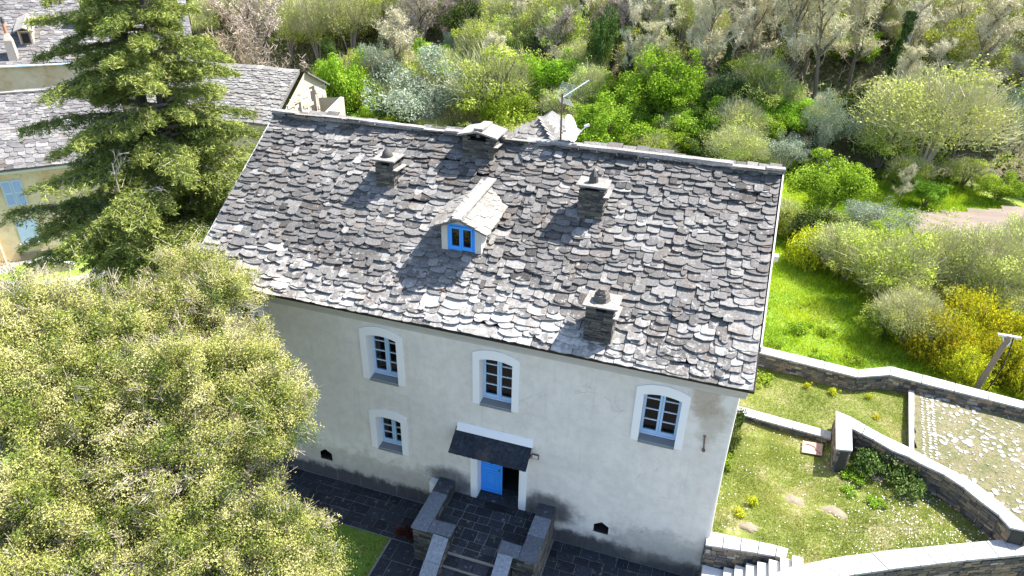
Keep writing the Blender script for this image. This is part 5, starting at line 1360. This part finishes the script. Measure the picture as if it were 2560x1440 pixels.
TREES = [
 ('leafy', -27.31, 39.86, 5.06, 7.71, 'bright green leafy bush just right of the ruined barn'),
 ('leafy', -26.0, 40.84, 4.52, 5.02, 'low bright green shrub above the left half of the ridge'),
 ('gorse', -22.55, 40.64, 3.33, 2.87, 'yellow green shrub poking over the ridge left of the big silver olive'),
 ('olive', -26.74, 45.64, 3.76, 5.5, 'slim silver grey tree above the left part of the ridge'),
 ('airy', -23.87, 46.05, 4.32, 4.8, 'light green tree between the slim silver tree and the big silver olive'),
 ('olive', -17.91, 39.31, 9.93, 7.09, 'broad rounded silver grey olive above the ridge, largest of the grey trees'),
 ('olive', -21.05, 51.09, 1.83, 3.39, 'small pointed silver grey tree in front of the brown twiggy tree'),
 ('airy', -12.61, 38.72, 7.15, 7.57, 'large yellow green rounded tree just right of the big silver olive'),
 ('airy', -17.3, 48.67, 4.67, 5.19, 'pale yellow green tree above the large yellow green one'),
 ('leafy', -10.02, 36.9, 4.59, 4.56, 'bright green bush right behind the tall ridge chimney'),
 ('dark', -19.91, 52.64, 4.92, 5.69, 'dark evergreen beside the brown twiggy tree'),
 ('dark', -11.63, 45.55, 4.01, 5.07, 'dark green ivy covered tree above the antenna'),
 ('leafy', -7.49, 41.54, 5.11, 4.92, 'bright green tree behind the aerial'),
 ('dark', -4.15, 42.55, 2.36, 7.88, 'dark ivy clad trunk mass near the middle of the wood'),
 ('airy', -9.78, 50.86, 6.1, 5.93, 'yellow green tree at the top middle of the wood'),
 ('twiggy', -4.57, 40.22, 3.95, 4.76, 'pale half leafed tree right of the aerial'),
 ('leafy', -1.66, 33.83, 5.94, 4.62, 'dense rounded green bush right of the satellite dish'),
 ('leafy', 1.45, 38.17, 5.43, 6.38, 'vivid lime green tree, brightest of the leafy trees'),
 ('leafy', 2.78, 34.38, 3.79, 2.75, 'low green shrub at the foot of the lime green tree'),
 ('leafy', 4.85, 36.49, 5.07, 3.64, 'mid green bush below the forked bare tree'),
 ('twiggy', 7.2, 36.0, 4.38, 4.87, 'olive green half bare bush right of the mid green bush'),
 ('leafy', 8.63, 38.91, 3.62, 3.18, 'rich green shrub among bare trunks near the middle right'),
 ('gorse', 7.92, 35.28, 2.16, 1.76, 'small bright yellow gorse just above the ridge'),
 ('olive', 13.13, 36.82, 3.0, 4.77, 'upright silver grey tree beyond the right end of the ridge'),
 ('olive', 10.63, 34.1, 3.88, 2.77, 'low dusty grey green bush just above the right end of the ridge'),
 ('twiggy', 19.47, 36.33, 9.32, 7.92, 'huge rounded pale green twiggy tree beyond the field'),
 ('airy', 16.98, 36.69, 4.19, 4.35, 'yellow green shrub on the left flank of the huge rounded tree'),
 ('olive', 24.97, 40.55, 2.39, 4.38, 'silver blue tree at the far right'),
 ('leafy', 12.71, 26.21, 4.7, 3.91, 'bright green bushy tree just right of the roof corner'),
 ('gorse', 10.54, 23.29, 2.01, 1.86, 'dark yellow green shrub against the right roof edge'),
 ('gorse', 11.53, 19.67, 2.65, 2.49, 'golden gorse hanging over the meadow near the roof edge'),
 ('twiggy', 13.09, 19.09, 3.38, 2.87, 'dull green thicket in the hedge behind the meadow'),
 ('olive', 14.84, 23.24, 3.47, 2.65, 'whitish blossoming shrub in the hedge beside the bare field'),
 ('airy', 14.68, 16.72, 3.5, 3.48, 'yellow green shrub in the middle of the hedge'),
 ('leafy', 14.65, 19.23, 2.56, 2.41, 'green shrub in the hedge below the whitish one'),
 ('twiggy', 16.98, 18.41, 3.78, 3.78, 'sparse pale sapling thicket beside the bare field'),
 ('twiggy', 18.96, 18.32, 4.08, 4.13, 'sparse pale bush in front of the bare field, near the right edge'),
 ('twiggy', 21.02, 19.93, 3.43, 4.44, 'sparse pale bush at the right edge of the picture'),
 ('twiggy', 15.0, 13.29, 3.0, 2.6, 'dull green bramble mound over the meadow shadow'),
 ('leafy', 14.24, 13.35, 2.02, 1.5, "low dark green shrub at the meadow's shaded edge"),
 ('gorse', 16.05, 12.48, 3.06, 2.69, 'golden yellow gorse mound right of the meadow'),
 ('gorse', 17.81, 14.67, 3.22, 2.63, 'golden yellow gorse in the middle of the thicket above the pole'),
 ('gorse', 16.76, 11.16, 2.3, 1.88, 'yellow gorse touching the boundary wall left of the pole'),
 ('gorse', 18.35, 12.14, 2.34, 2.25, 'yellow gorse mound just right of the leaning pole'),
 ('gorse', 19.65, 14.1, 2.45, 2.73, 'yellow gorse at the right edge beyond the pole'),
 ('gorse', 18.8, 11.09, 1.8, 1.5, 'low yellow gorse against the wall at the right edge'),
 ('leafy', 19.12, 31.42, 2.26, 1.67, 'small green shrub on the grass strip beyond the bare field'),
 ('airy', 18.62, 34.68, 2.94, 2.23, 'small yellow green shrub on the grass strip'),
 ('leafy', 23.72, 33.96, 2.56, 1.71, 'dark green shrub at the far right of the grass strip'),
 ('airy', 22.12, 36.03, 3.23, 2.09, 'pale green shrub in front of the shadowed bank'),
 ('bare', 17.38, 30.39, 1.49, 2.76, 'thin bare sapling on the grass strip beyond the bare field'),
 ('bare', 10.56, 42.29, 6.22, 12.1, 'tall forked bare tree, left of the two tallest'),
 ('bare', 12.47, 41.9, 5.52, 11.58, 'tall leaning bare tree, right of the two tallest'),
 ('bare', 4.06, 42.07, 4.17, 9.62, 'straight bare tree left of the two tallest bare trees'),
 ('ivy', -1.54, 40.55, 2.27, 8.66, 'ivy wrapped bare tree behind the lime green tree'),
 ('ivy', 17.72, 44.39, 3.39, 9.23, 'ivy wrapped trunk above the huge rounded tree'),
 ('ivy', 0.8, 45.34, 3.05, 8.28, 'ivy covered trunk high above the lime green tree'),
 ('ivy', 5.65, 43.05, 2.9, 7.15, 'ivy covered tree between two bare trees'),
 ('brown', -24.86, 51.78, 5.42, 6.94, 'purple brown twiggy tree without leaves above the silver olive'),
 ('brown', -36.14, 41.15, 10.25, 11.83, 'wide bare brown tree in front of the ruined barn'),
 ('twiggy', -39.42, 50.13, 5.64, 7.71, 'pale budding tree behind the barn roof'),
 ('twiggy', -36.0, 50.22, 5.15, 8.1, 'pale budding tree right behind the barn gable'),
 ('twiggy', -32.93, 51.73, 6.02, 8.59, 'pale budding tree left of the purple brown tree'),
 ('airy', -30.17, 54.35, 5.66, 6.77, 'yellow green tree left of the purple brown tree'),
 ('dark', -28.82, 59.26, 4.97, 4.52, 'dull dark green tree at the top edge left of the middle'),
 ('dark', -32.81, 47.18, 2.06, 5.04, 'narrow dark shrub between barn gable and pale trees'),
 ('airy', -25.43, 59.37, 4.47, 4.96, 'fresh green tree at the top edge near the middle'),
 ('twiggy', 25.23, 53.49, 5.62, 5.51, 'grey green twiggy tree near the top right corner'),
 ('twiggy', 21.56, 51.88, 5.29, 5.51, 'pale green twiggy tree at the top right'),
 ('bare', 22.81, 43.3, 4.73, 8.54, 'bare grey tree above the huge rounded tree'),
 ('bare', 25.79, 42.44, 4.31, 8.31, 'bare dark stemmed tree at the far right'),
 ('bare', 7.68, 44.43, 4.21, 8.64, 'slender bare tree between the forked one and the straight one'),
 ('bare', 14.87, 44.99, 4.72, 9.09, 'bare grey tree right of the two tallest'),
 ('bare', -1.45, 48.36, 4.61, 7.88, 'bare pale tree at the top above the lime green tree'),
]

GR = dict(leafy='leafy bushes and trees beyond the roof', airy='leafy bushes and trees beyond the roof', olive='silver grey trees beyond the roof', dark='dark trees in the wood', gorse='yellow gorse bushes',
          twiggy='pale budding trees and thickets', bare='bare trees in the wood', brown='bare trees in the wood', ivy='ivy clad trees')
for k, x, y, w, h, lab in TREES: plant(k, x, y, w*1.04, h*1.03, lab, GR[k])
# the rest of the wooded slope: individuals of a few kinds that nothing tells apart
rt_ = random.Random(101)
taken = [(x, y, w) for _, x, y, w, h, _ in TREES]
def in_view(x, y, z):
    q = Vector((x, y, z))-CAM; d = q.dot(fw)
    return d > 1 and abs(q.dot(rt)/d*FPX) < 1380 and q.dot(up)/d*FPX < 860
FL = {'bare': 'pale bare tree with fine tan twigs among the dense wood on the slope', 'twiggy': 'pale budding tree lost among the dense wood on the slope', 'airy': 'yellow green young tree among the dense wood on the slope',
      'dark': 'dark evergreen understorey tree among the dense wood on the slope', 'leafy': 'fresh green bush in the understorey of the wooded slope', 'brown': 'brown leafless tree among the dense wood on the slope', 'ivy': 'ivy clad tree with bare top among the dense wood on the slope'}
n = 0; tries = 0
while n < 300 and tries < 25000:
    tries += 1; y = rt_.uniform(37, 84); x = rt_.uniform(-95, 48)
    z = terrain(x, y)
    if not in_view(x, y, z+3): continue
    if x < -30 and y < 52: continue
    if -36 < x < -20 and y < 40: continue
    right = ss((x+10)/14)
    if rt_.random() > (.6+.4*right) and y < 46: continue
    sp = 1.15+.9*rt_.random()
    if any(math.hypot(x-a, y-b_) < (sp+c_*.18) for a, b_, c_ in taken): continue
    u = rt_.random()
    if x > -8: k = 'bare' if u < .36 else 'twiggy' if u < .54 else 'airy' if u < .70 else 'dark' if u < .84 else 'leafy' if u < .92 else 'brown' if u < .95 else 'ivy'
    elif x > -30: k = 'airy' if u < .28 else 'twiggy' if u < .55 else 'dark' if u < .66 else 'leafy' if u < .78 else 'bare' if u < .9 else 'brown'
    else: k = 'twiggy' if u < .52 else 'airy' if u < .74 else 'bare' if u < .86 else 'leafy' if u < .93 else 'brown'
    w, h = {'bare': (4.4, 7.4), 'twiggy': (4.8, 5.4), 'airy': (4.6, 4.8), 'dark': (3.4, 4.4), 'leafy': (3.6, 3.0), 'brown': (4.2, 5.2), 'ivy': (3.2, 7.6)}[k]
    q = rt_.uniform(.75, 1.2); plant(k, x, y, w*q, h*q*rt_.uniform(.85, 1.1), FL[k], 'wood on the slope, '+k+' kind'); taken.append((x, y, 2)); n += 1
# green belt of bushes at the foot of the slope, behind the ridge
nb_b = 0; tries = 0
while nb_b < 52 and tries < 4000:
    tries += 1; x = rt_.uniform(-27, 27); y = rt_.uniform(32.5, 41.5)
    if x > 9.0 and y < 39: continue
    if not in_view(x, y, 3) or any(math.hypot(x-a, y-b_) < .8+c_*.16 for a, b_, c_ in taken): continue
    k = rt_.choice(('leafy', 'airy', 'leafy', 'airy', 'twiggy', 'dark')); q = rt_.uniform(.7, 1.15)
    plant(k, x, y, 3.9*q, 3.5*q, 'bushy green growth filling the belt at the foot of the wooded slope', 'green belt at the foot of the slope'); taken.append((x, y, 2.5)); nb_b += 1
# thicket of the hedge between meadow and field
rh = random.Random(55)
for i in range(44):
    u = i/43; v = (i*7 % 4)/3
    x = 10.6+7.6*u+v*(2.2+2.6*u)+rh.uniform(-.4, .4); y = 22.6-11.2*u+v*(1.6+3.4*u)+rh.uniform(-.4, .4)
    k = rh.choice(('dark', 'airy', 'gorse', 'dark') if u < .45 else ('gorse', 'gorse', 'gorse', 'airy', 'dark'))
    if v > .6: k = rh.choice(('twiggy', 'airy', 'twiggy'))
    if 16.2 < x < 18.2 and y < 11.6: continue
    q = rh.uniform(.8, 1.15); plant(k, x, y, 2.5*q, 2.2*q, 'tangled shrub in the dense hedge between the meadow and the bare field', 'shrubs of the hedge', z=1.35)
# low undergrowth that reads as one mass
n = 60000; X = NP.uniform(-95, 50, n); Y = NP.uniform(35, 88, n)
Z = np.array([terrain(x, y) for x, y in zip(X, Y)])
lump = np.sin(X*1.1+Y*.7)+np.sin(Y*1.6-X*.5)
c = np.stack([X, Y, Z+NP.rand(n)*(.35+.45*np.maximum(0, lump))], 1)
V, F = leaves(c, np.array([0, -.3, 1.])+unit(n)*.4, .34, .24); me = np_mesh('undergrowth', V, F, np.clip(NP.normal(size=n)*.3+.62, 0, 1), MT['darkleaf']); tag(link('undergrowth', me), 'mass of low dark undergrowth covering the wooded slope', 'undergrowth', kind='stuff')
n = 24000; X = NP.uniform(-95, 50, n); Y = NP.uniform(36, 88, n); Z = np.array([terrain(x, y) for x, y in zip(X, Y)])
p0 = np.stack([X, Y, Z+NP.rand(n)*.3], 1); p1 = p0+norm(unit(n)+np.array([0, 0, .7]))*NP.uniform(.4, 1.3, n)[:, None]
V, F = ribbons(p0, p1, .02, .01); me = np_mesh('brushwood', V, F, np.full(n, .5), MT['twig_tan']); tag(link('brushwood', me), 'tangle of dry pale brushwood between the trees of the slope', 'brushwood', kind='stuff')

# ---- big cedar
ced = thing('cedar_tree', 'tall dark green cedar with tiered drooping branches left of the slate roof', 'tree', (-16.0, 7.3, -1.6))
cr_ = random.Random(8); tb = MB(); br = MB()
tb.tube((0, 0, -.4), (0, .1, 5), .42, .34, 10, caps=False); tb.tube((0, .1, 5), (-.25, .2, 10.5), .34, .22, 9, caps=False); tb.tube((-.25, .2, 10.5), (-.55, .3, 17.5), .22, .05, 8, caps=False)
tb.tube((-.12, .15, 8.6), (.9, 0, 11.5), .2, .15, 8, caps=False); tb.tube((.9, 0, 11.5), (1.15, 0, 17), .15, .04, 8, caps=False)
tb.build('trunk', MT['bark_dark'], ced, smooth=True)
cs, al, ts, tw0, tw1 = [], [], [], [], []
z = .9; lay = 0
while z < 17.4:
    lead = (-.25-.3*max(0, (z-10.5))/7, .2) if (z < 9 or lay % 2 == 0) else (1.0, 0)
    nb_ = 9 if z < 12 else 7; th0 = cr_.uniform(0, 6.28)
    Lz = 6.4*(1-(z/20.5)**1.8)*(.66 if z < 2.0 else 1)
    for k in range(nb_):
        th = th0+6.28*k/nb_+cr_.uniform(-.3, .3); Lb = Lz*cr_.uniform(.5, 1.1)
        d = np.array([math.cos(th), math.sin(th), 0]); s = np.array([-d[1], d[0], 0]); zz = z+cr_.uniform(-.4, .4)
        rise = cr_.uniform(.02, .26); droop = cr_.uniform(.2, .42)
        def pt(u): return np.array([lead[0], lead[1], zz])+d*(Lb*u)+np.array([0, 0, Lb*(rise*u-droop*u*u*.8)])+s*(.1*math.sin(u*4+k))
        prev = pt(0)
        for i in range(1, 7):
            q = pt(i/6); br.tube(prev, q, .075*(1.1-(i-1)/6), .075*(1.1-i/6), 5, caps=False); prev = q
        nf = int(21*Lb/5)+6
        tb_ = cr_.gauss(.44, .1)
        for j in range(nf):
            u = .16+.84*(j+cr_.random())/nf; p = pt(u); side = 1 if j % 2 else -1
            fl = Lb*.33*(1.15-u*.75)*cr_.uniform(.6, 1.1); fd = norm((s*side*.85+d*.7+np.array([0, 0, -.10]))[None])[0]
            m_ = int(34*fl/.9)+12; uu = NP.rand(m_)
            sp = (NP.rand(m_)-.5)*.62*fl*(1-uu*.6)
            pp = p+fd*(uu*fl)[:, None]+np.cross(fd, [0, 0, 1])*sp[:, None]; pp[:, 2] += -.30*(uu**1.5)*fl-.34*np.abs(sp)+NP.normal(size=m_)*.07+.03
            cs.append(pp); al.append(fd+np.cross(fd, [0, 0, 1])*(np.sign(sp)*.8)[:, None]+NP.normal(size=(m_, 3))*.35); ts.append(np.clip(tb_+.26*uu*u+NP.normal(size=m_)*.17, 0, 1))
            tw0.append(p); tw1.append(p+fd*fl*.95+np.array([0, 0, -.14*fl]))
    z += cr_.uniform(.5, .72); lay += 1
c = np.concatenate(cs); A_ = np.concatenate(al); T_ = np.concatenate(ts)
# needle sprays: two slim leaves per point
V, F = cat(leaves(c, np.tile([0, 0, 1.], (len(c), 1)), .23, .034, .6, A_), leaves(c+NP.normal(size=c.shape)*.045+[0, 0, -.02], np.tile([0, 0, 1.], (len(c), 1)), .19, .032, .45, A_+unit(len(c))*.9),
           leaves(c+NP.normal(size=c.shape)*.06+[0, 0, .02], np.tile([0, 0, 1.], (len(c), 1)), .2, .032, .45, A_+unit(len(c))*.9))
link('foliage', np_mesh('cedar_foliage', V, F, np.concatenate([T_, T_*.9, T_]), MT['cedar']), ced)
Vt, Ft = ribbons(np.array(tw0), np.array(tw1), .018, .006); link('twigs', np_mesh('cedar_twigs', Vt, Ft, np.full(len(Ft), .5), MT['bark_pale']), ced)
br.build('branches', MT['bark'], ced)
q = None
def dead(p, d, L, r, lv):
    e = p+d*L; q.tube(p, e, r, r*.5, 5, caps=False)
    if lv:
        for _ in range(4): dead(p.lerp(e, cr_.uniform(.4, 1)), (d+Vector((cr_.gauss(0, .45), cr_.gauss(0, .45), cr_.gauss(0, .3)))).normalized(), L*.5, r*.5, lv-1)
MT['deadwood'] = simple('dead_wood', (.36, .33, .29), .9, .1, 9, .1)
for pr, dd_, L_, r_, lv_ in ((Vector((1.4, -3.4, 9.0)), (.25, -.2, 1), 1.3, .028, 3), (Vector((1.9, -3.8, 5.2)), (.3, -.2, 1), .8, .022, 2), (Vector((2.2, -3.0, 9.0)), (.9, -.2, .35), 1.0, .02, 2)):
    q = MB(); dead(pr, Vector(dd_).normalized(), L_, r_, lv_); q.build('dead_branch', MT['deadwood'], ced)

# ---- foreground evergreen with pale new leaves
LOBES = [(-5.14, -2.19, 7.58, 0.95), (-6.51, -1.17, 7.83, 0.85), (-6.62, -2.3, 7.16, 1.2), (-6.83, -3.59, 7.13, 1.33), (-7.57, -4.22, 7.47, 1.38), (-8.42, -4.9, 7.8, 1.47), (-8.31, -6.3, 7.39, 1.47), (-3.77, -3.28, 6.8, 0.98), (-2.61, -3.99, 6.17, 1.1), (-4.43, -4.16, 6.89, 1.33), (-5.14, -5.05, 6.76, 1.29), (-6.47, -5.7, 7.0, 1.38), (-7.07, -6.58, 7.26, 1.38), (-1.31, -5.42, 4.0, 0.86), (-2.28, -5.15, 4.8, 0.78), (-3.16, -4.93, 5.68, 1.2), (-1.96, -6.46, 3.6, 1.09), (-3.84, -5.77, 5.84, 1.2), (-3.26, -6.77, 4.61, 1.29), (-4.4, -7.24, 5.05, 1.2), (-5.89, -7.42, 5.76, 1.29), (-5.07, -8.47, 4.73, 1.38), (-3.54, -8.17, 4.41, 1.2), (-0.66, -6.12, 3.48, 0.78), (-4.21, -2.02, 6.95, 0.42), (-5.6, -1.55, 7.75, 0.7), (-6.9, -0.9, 7.5, 0.7)]
fg = thing('foreground_tree', 'large spreading evergreen with pale yellow green young leaves filling the lower left', 'tree', (-6.2, -5.9, 0))
Lf = np.array(fg.location)
fr_ = random.Random(2); mb = MB(); cs, ns, ts, b0, b1 = [], [], [], [], []
fork = Vector((.2, .1, 2.6)); mb.tube((0, 0, -.3), fork, .34, .26, 9, caps=False)
for li, (x, y, z, r) in enumerate(LOBES):
    c0 = np.array([x, y, z])-Lf; cv = Vector(c0); small = r < .5
    m1 = fork.lerp(cv, .45)+Vector((fr_.uniform(-.3, .3), fr_.uniform(-.3, .3), -.3)); mb.tube(fork if li % 3 else Vector((0, 0, 2.0)), m1, .14, .09, 6, caps=False); mb.tube(m1, cv, .09, .05, 6, caps=False)
    lt = NP.normal()*.05
    nsub = int(98*r*r)+8
    for k in range(nsub):
        d = NP.normal(size=3); d /= np.linalg.norm(d)
        if d[2] < -.35 and NP.rand() < .7: d[2] *= -1
        kk = NP.uniform(.5, 1.02) if NP.rand() < .78 else NP.uniform(.98, 1.28)
        ctr = c0+d*r*kk*np.array([1, 1, .85]); sr = NP.uniform(.10, .33)*(1 if not small else .7); el = NP.uniform(1.2, 2.6); ea = norm((d+unit(1)[0]*.7)[None])[0]
        n = int(450*NP.uniform(.5, 1.3)*(sr/.22)**2)
        q = unit(n); off = q*(sr*(.15+.95*NP.rand(n)**.8))[:, None]; p = ctr+off+ea*((off@ea)*(el-1))[:, None]+NP.normal(size=(n, 3))*.02
        fresh = NP.rand()
        tt = (.26 if fresh < .28 else .56 if fresh < .7 else .82)+lt
        cs.append(p); ns.append(q+d*.6); ts.append(np.clip(tt+NP.normal(size=n)*.13, 0, 1))
        if NP.rand() < .9:
            m = 13; pp = ctr+unit(m)*sr*.4; b0.append(pp); b1.append(pp+norm(unit(m)*.8+d+np.array([0, 0, .3]))*NP.uniform(.15, .36, m)[:, None])
            b0.append(np.repeat((c0+d*r*.2)[None], 2, 0)+NP.normal(size=(2, 3))*.1); b1.append(np.repeat(ctr[None], 2, 0))
c = np.concatenate(cs); nr = np.concatenate(ns); t = np.concatenate(ts)
keep = (c[:, 1]+Lf[1] < -.06) | (c[:, 2] > 7.4)
fld_ = (np.sin(c[:, 0]*2.1+c[:, 2]*1.7+1)+np.sin(c[:, 1]*2.6-c[:, 0]*1.3+2)+np.sin(c[:, 2]*3.1+c[:, 1]*1.9)+.8*np.sin(c[:, 0]*5.2-c[:, 1]*4.1)+.8*np.sin(c[:, 2]*6.3+c[:, 0]*3.7))
keep &= NP.rand(len(c)) < np.clip(1.0+(fld_+.55)*.75, .04, 1)
c, nr, t = c[keep], nr[keep], t[keep]
V, F = leaves(c, nr+np.array([0, 0, .5]), .049*NP.uniform(.6, 1.45, len(c)), .022*NP.uniform(.6, 1.4, len(c)), .45)
print('foreground leaves', len(F), 'cedar', len(T_)*3)
link('foliage', np_mesh('foreground_foliage', V, F, t, MT['evergreen']), fg)
Vt, Ft = ribbons(np.concatenate(b0), np.concatenate(b1), .0065, .003); link('twigs', np_mesh('foreground_twigs', Vt, Ft, np.full(len(Ft), .5), MT['twig_brown']), fg)
mb.build('trunk', MT['bark_dark'], fg)

# ---- grass of the lawns and the meadow
def grass(name, label, poly, zf, n, h, w, m, bbox=None, dens=None, lean=.5):
    xs = [p[0] for p in poly]; ys = [p[1] for p in poly]; P_ = []
    A = np.array(poly); X = NP.uniform(min(xs), max(xs), n*3); Y = NP.uniform(min(ys), max(ys), n*3)
    ins = np.zeros(len(X), bool); j = len(A)-1
    for i in range(len(A)):
        xi, yi = A[i]; xj, yj = A[j]
        cond = ((yi > Y) != (yj > Y)) & (X < (xj-xi)*(Y-yi)/(yj-yi+1e-12)+xi); ins ^= cond; j = i
    X, Y = X[ins][:n], Y[ins][:n]
    if dens is not None:
        k = NP.rand(len(X)) < dens(X, Y); X, Y = X[k], Y[k]
    Z = np.array([zf(x, y) for x, y in zip(X, Y)])
    p = np.stack([X, Y, Z], 1); k = len(p); s = unit(k); s[:, 2] = 0; s = norm(s)
    hh = h*NP.uniform(.5, 1.4, k)*(1+.35*np.sin(X*2.3+Y)*np.sin(Y*1.9)); tip = p+np.stack([NP.normal(size=k)*lean, NP.normal(size=k)*lean, np.ones(k)], 1)*hh[:, None]
    V = np.stack([p-s*w, p+s*w, tip], 1).reshape(-1, 3); F = np.arange(3*k).reshape(k, 3)
    patch = .5+.16*np.sin(X*1.3+Y*.4)+.13*np.sin(Y*2.1-X*.9)
    o = link(name, np_mesh(name, V, F, np.clip(patch+NP.normal(size=k)*.2, 0, 1), m)); tag(o, label, 'grass', kind='stuff'); return o
bare_spots = [(10.41, 2.36, .3), (11.46, 2.25, .34), (13.0, 4.25, .35), (9.15, .85, .3), (8.9, .4, .4), (11.05, 4.9, .38), (9.3, 5.0, .25), (12.4, 3.3, .22)]
def dn(X, Y):
    d = np.ones(len(X))*.95
    for x, y, r in bare_spots: d *= np.clip((np.hypot((X-x)/1.4, (Y-y)/.9)-r*.6)/(r*.6), .02, 1)
    d *= .55+.45*(np.sin(X*3.1+Y*1.7)+np.sin(Y*4.3-X*2.2) > -.7)
    return d
grass('lawn_grass', 'short sunlit grass of the lower lawn', LOWER, lawn_z, 95000, .05, .006, MT['grass'], dens=dn)
grass('lawn_grass', 'short sunlit grass of the strip between low kerb wall and boundary wall', UPPER, up_z, 42000, .05, .006, MT['grass'], dens=lambda X, Y: .85+0*X)
grass('lane_grass', 'ochre green grass growing between the cobbles of the lane', LANE, lane_z, 26000, .025, .005, MT['darkleaf'])
grass('meadow_grass', 'lush bright green meadow grass beyond the boundary wall', [(7.6, 9.9), (13, 9.4), (14, 10), (18, 9.4), (21, 12), (16, 24), (24, 33), (22, 37), (8, 37), (7.6, 20)], tz, 150000, .17, .014, MT['meadowgrass'], lean=.45)
grass('verge_grass', 'shaded grass below the parapet', [(10.4, -2.6), (11.4, -.6), (12.9, .35), (16.3, 1.95), (19, 3), (19, -2.6)], lambda x, y: .45+wob(x, y)*2, 9000, .12, .01, MT['grass'])
grass('yard_grass', 'shaded grass patch left of the paved landing foot', [(-8, -4.5), (-1.0, -4.5), (-1.0, -1.66), (-8, -1.66)], lambda x, y: 0, 16000, .05, .006, MT['darkleaf'])  # darker leaf colour chosen to imitate the shade on this grass
# daisies and weeds
def dots(name, label, poly, zf, n, s, m, dens=None):
    X = NP.uniform(min(p[0] for p in poly), max(p[0] for p in poly), n*4); Y = NP.uniform(min(p[1] for p in poly), max(p[1] for p in poly), n*4)
    k = [i for i in range(len(X)) if inside(poly, X[i], Y[i]) and (dens is None or NP.rand() < dens(X[i], Y[i]))][:n]
    c = np.array([(X[i], Y[i], zf(X[i], Y[i])+.05) for i in k]); V, F = leaves(c, np.tile([0, 0, 1.], (len(c), 1)), s, s, .8)
    tag(link(name, np_mesh(name, V, F, np.full(len(F), .5), m)), label, 'flowers', kind='stuff')
dots('daisies', 'scattered white daisies in the lower lawn, denser towards the curved wall', LOWER, lawn_z, 900, .032, MT['flower'], lambda x, y: .12+.88*ss((x-10.5)/4))
dots('daisies', 'few white flowers in the shaded yard grass', [(-3, -3.5), (-1.0, -3.5), (-1.0, -1.7), (-3, -1.7)], lambda x, y: 0, 40, .03, MT['flower'])
V, F, t = clump_crown(.5, .3, 14, 30, .09, .06, zlow=0, cr=(.2, .4), spread=(.2, 1.15), tv=.2)
add_proto('weed', .55, .45, [('foliage', np_mesh('weed_foliage', V, F, t, MT['leafy']))])
V, F, t = clump_crown(.5, .4, 12, 26, .07, .045, zlow=0, cr=(.18, .4), spread=(.2, 1.15), tv=.2)
add_proto('yweed', .55, .5, [('foliage', np_mesh('yellow_weed_foliage', V, F, t, MT['gorse']))])
V, F, t = clump_crown(.5, .45, 16, 60, .06, .04, zlow=0, cr=(.22, .4), tv=.2)
add_proto('creeper', .55, .45, [('foliage', np_mesh('creeper_foliage', V, F, t, MT['darkleaf']))]); add_proto('redbush', .55, .45, [('foliage', np_mesh('red_foliage', V, F, t, MT['redleaf']))])
for k in ('weed', 'yweed', 'creeper', 'redbush'): CATS[k] = ('garden_plant', 'plant')
for k, x, y, w, h, zf, lab in [
    ('creeper', 8.5, 5.0, 1.0, .8, lawn_z, 'dark green bush against the house side just below the low kerb wall'), ('creeper', 8.45, 4.1, .8, .7, lawn_z, 'dark green bush against the house side, second from the low kerb wall'),
    ('weed', 8.35, 3.2, .7, .5, lawn_z, 'small green bush against the house side, third from the low kerb wall'),
    ('yweed', 9.25, 1.75, .55, .45, lawn_z, 'round yellow flowering plant in the lower lawn near the retaining wall'), ('yweed', 8.85, 1.2, .6, .3, lawn_z, 'low yellow plant between the round yellow one and the house'),
    ('creeper', 12.75, 4.55, 1.3, .7, lawn_z, 'dark creeping shrub at the foot of the curved wall nearest the pier'), ('creeper', 13.7, 3.95, 1.2, .65, lawn_z, 'dark creeping shrub at the foot of the curved wall, farther from the pier'),
    ('creeper', 13.2, 4.35, .9, .45, lawn_z, 'small dark creeping shrub between the two larger ones at the curved wall'),
    ('weed', 12.2, 4.0, .8, .3, lawn_z, 'fresh green weed patch right of the pier'), ('weed', 12.0, 3.3, .5, .25, lawn_z, 'small green weed tuft in the lawn below the pier'), ('weed', 12.75, 3.0, .55, .25, lawn_z, 'small green weed tuft near the middle of the lower lawn'),
    ('yweed', 11.0, 8.15, .45, .35, up_z, 'yellow flowering plant at the foot of the boundary wall, leftmost of three'), ('yweed', 11.9, 8.1, .55, .4, up_z, 'yellow flowering plant at the foot of the boundary wall, middle of three'), ('yweed', 13.1, 8.3, .35, .3, up_z, 'small yellow flowering plant at the foot of the boundary wall, rightmost of three'),
    ('weed', 9.4, 8.3, 1.1, .3, up_z, 'broad green weed patch at the left end of the upper lawn'), ('yweed', 13.2, 7.2, .5, .2, up_z, 'low yellow green plant in the middle of the upper lawn'),
    ('weed', 11.1, 12.9, .9, .5, None, 'lush weed clump in the meadow beside the roof edge'), ('weed', 12.1, 13.0, .7, .4, None, 'lush weed clump in the middle of the meadow'), ('weed', 11.7, 10.9, .9, .4, None, 'lush weed clump in the meadow behind the boundary wall'), ('weed', 13.0, 11.2, .8, .4, None, 'lush weed clump in the meadow near the hedge'), ('weed', 10.0, 11.3, .7, .35, None, 'lush weed clump in the meadow close to the house'),
    ('redbush', -.62, -1.42, .55, .4, lambda x, y: .03, 'dark red brown bush on the pavement left of the landing'),
    ('yweed', 14.4, -.3, .5, .5, lambda x, y: .45, 'yellow flowering weed in the shade below the parapet')]:
    plant(k, x, y, w, h, lab, 'small plants of the garden', z=(zf(x, y) if zf else None))
print('objects', len(bpy.data.objects))
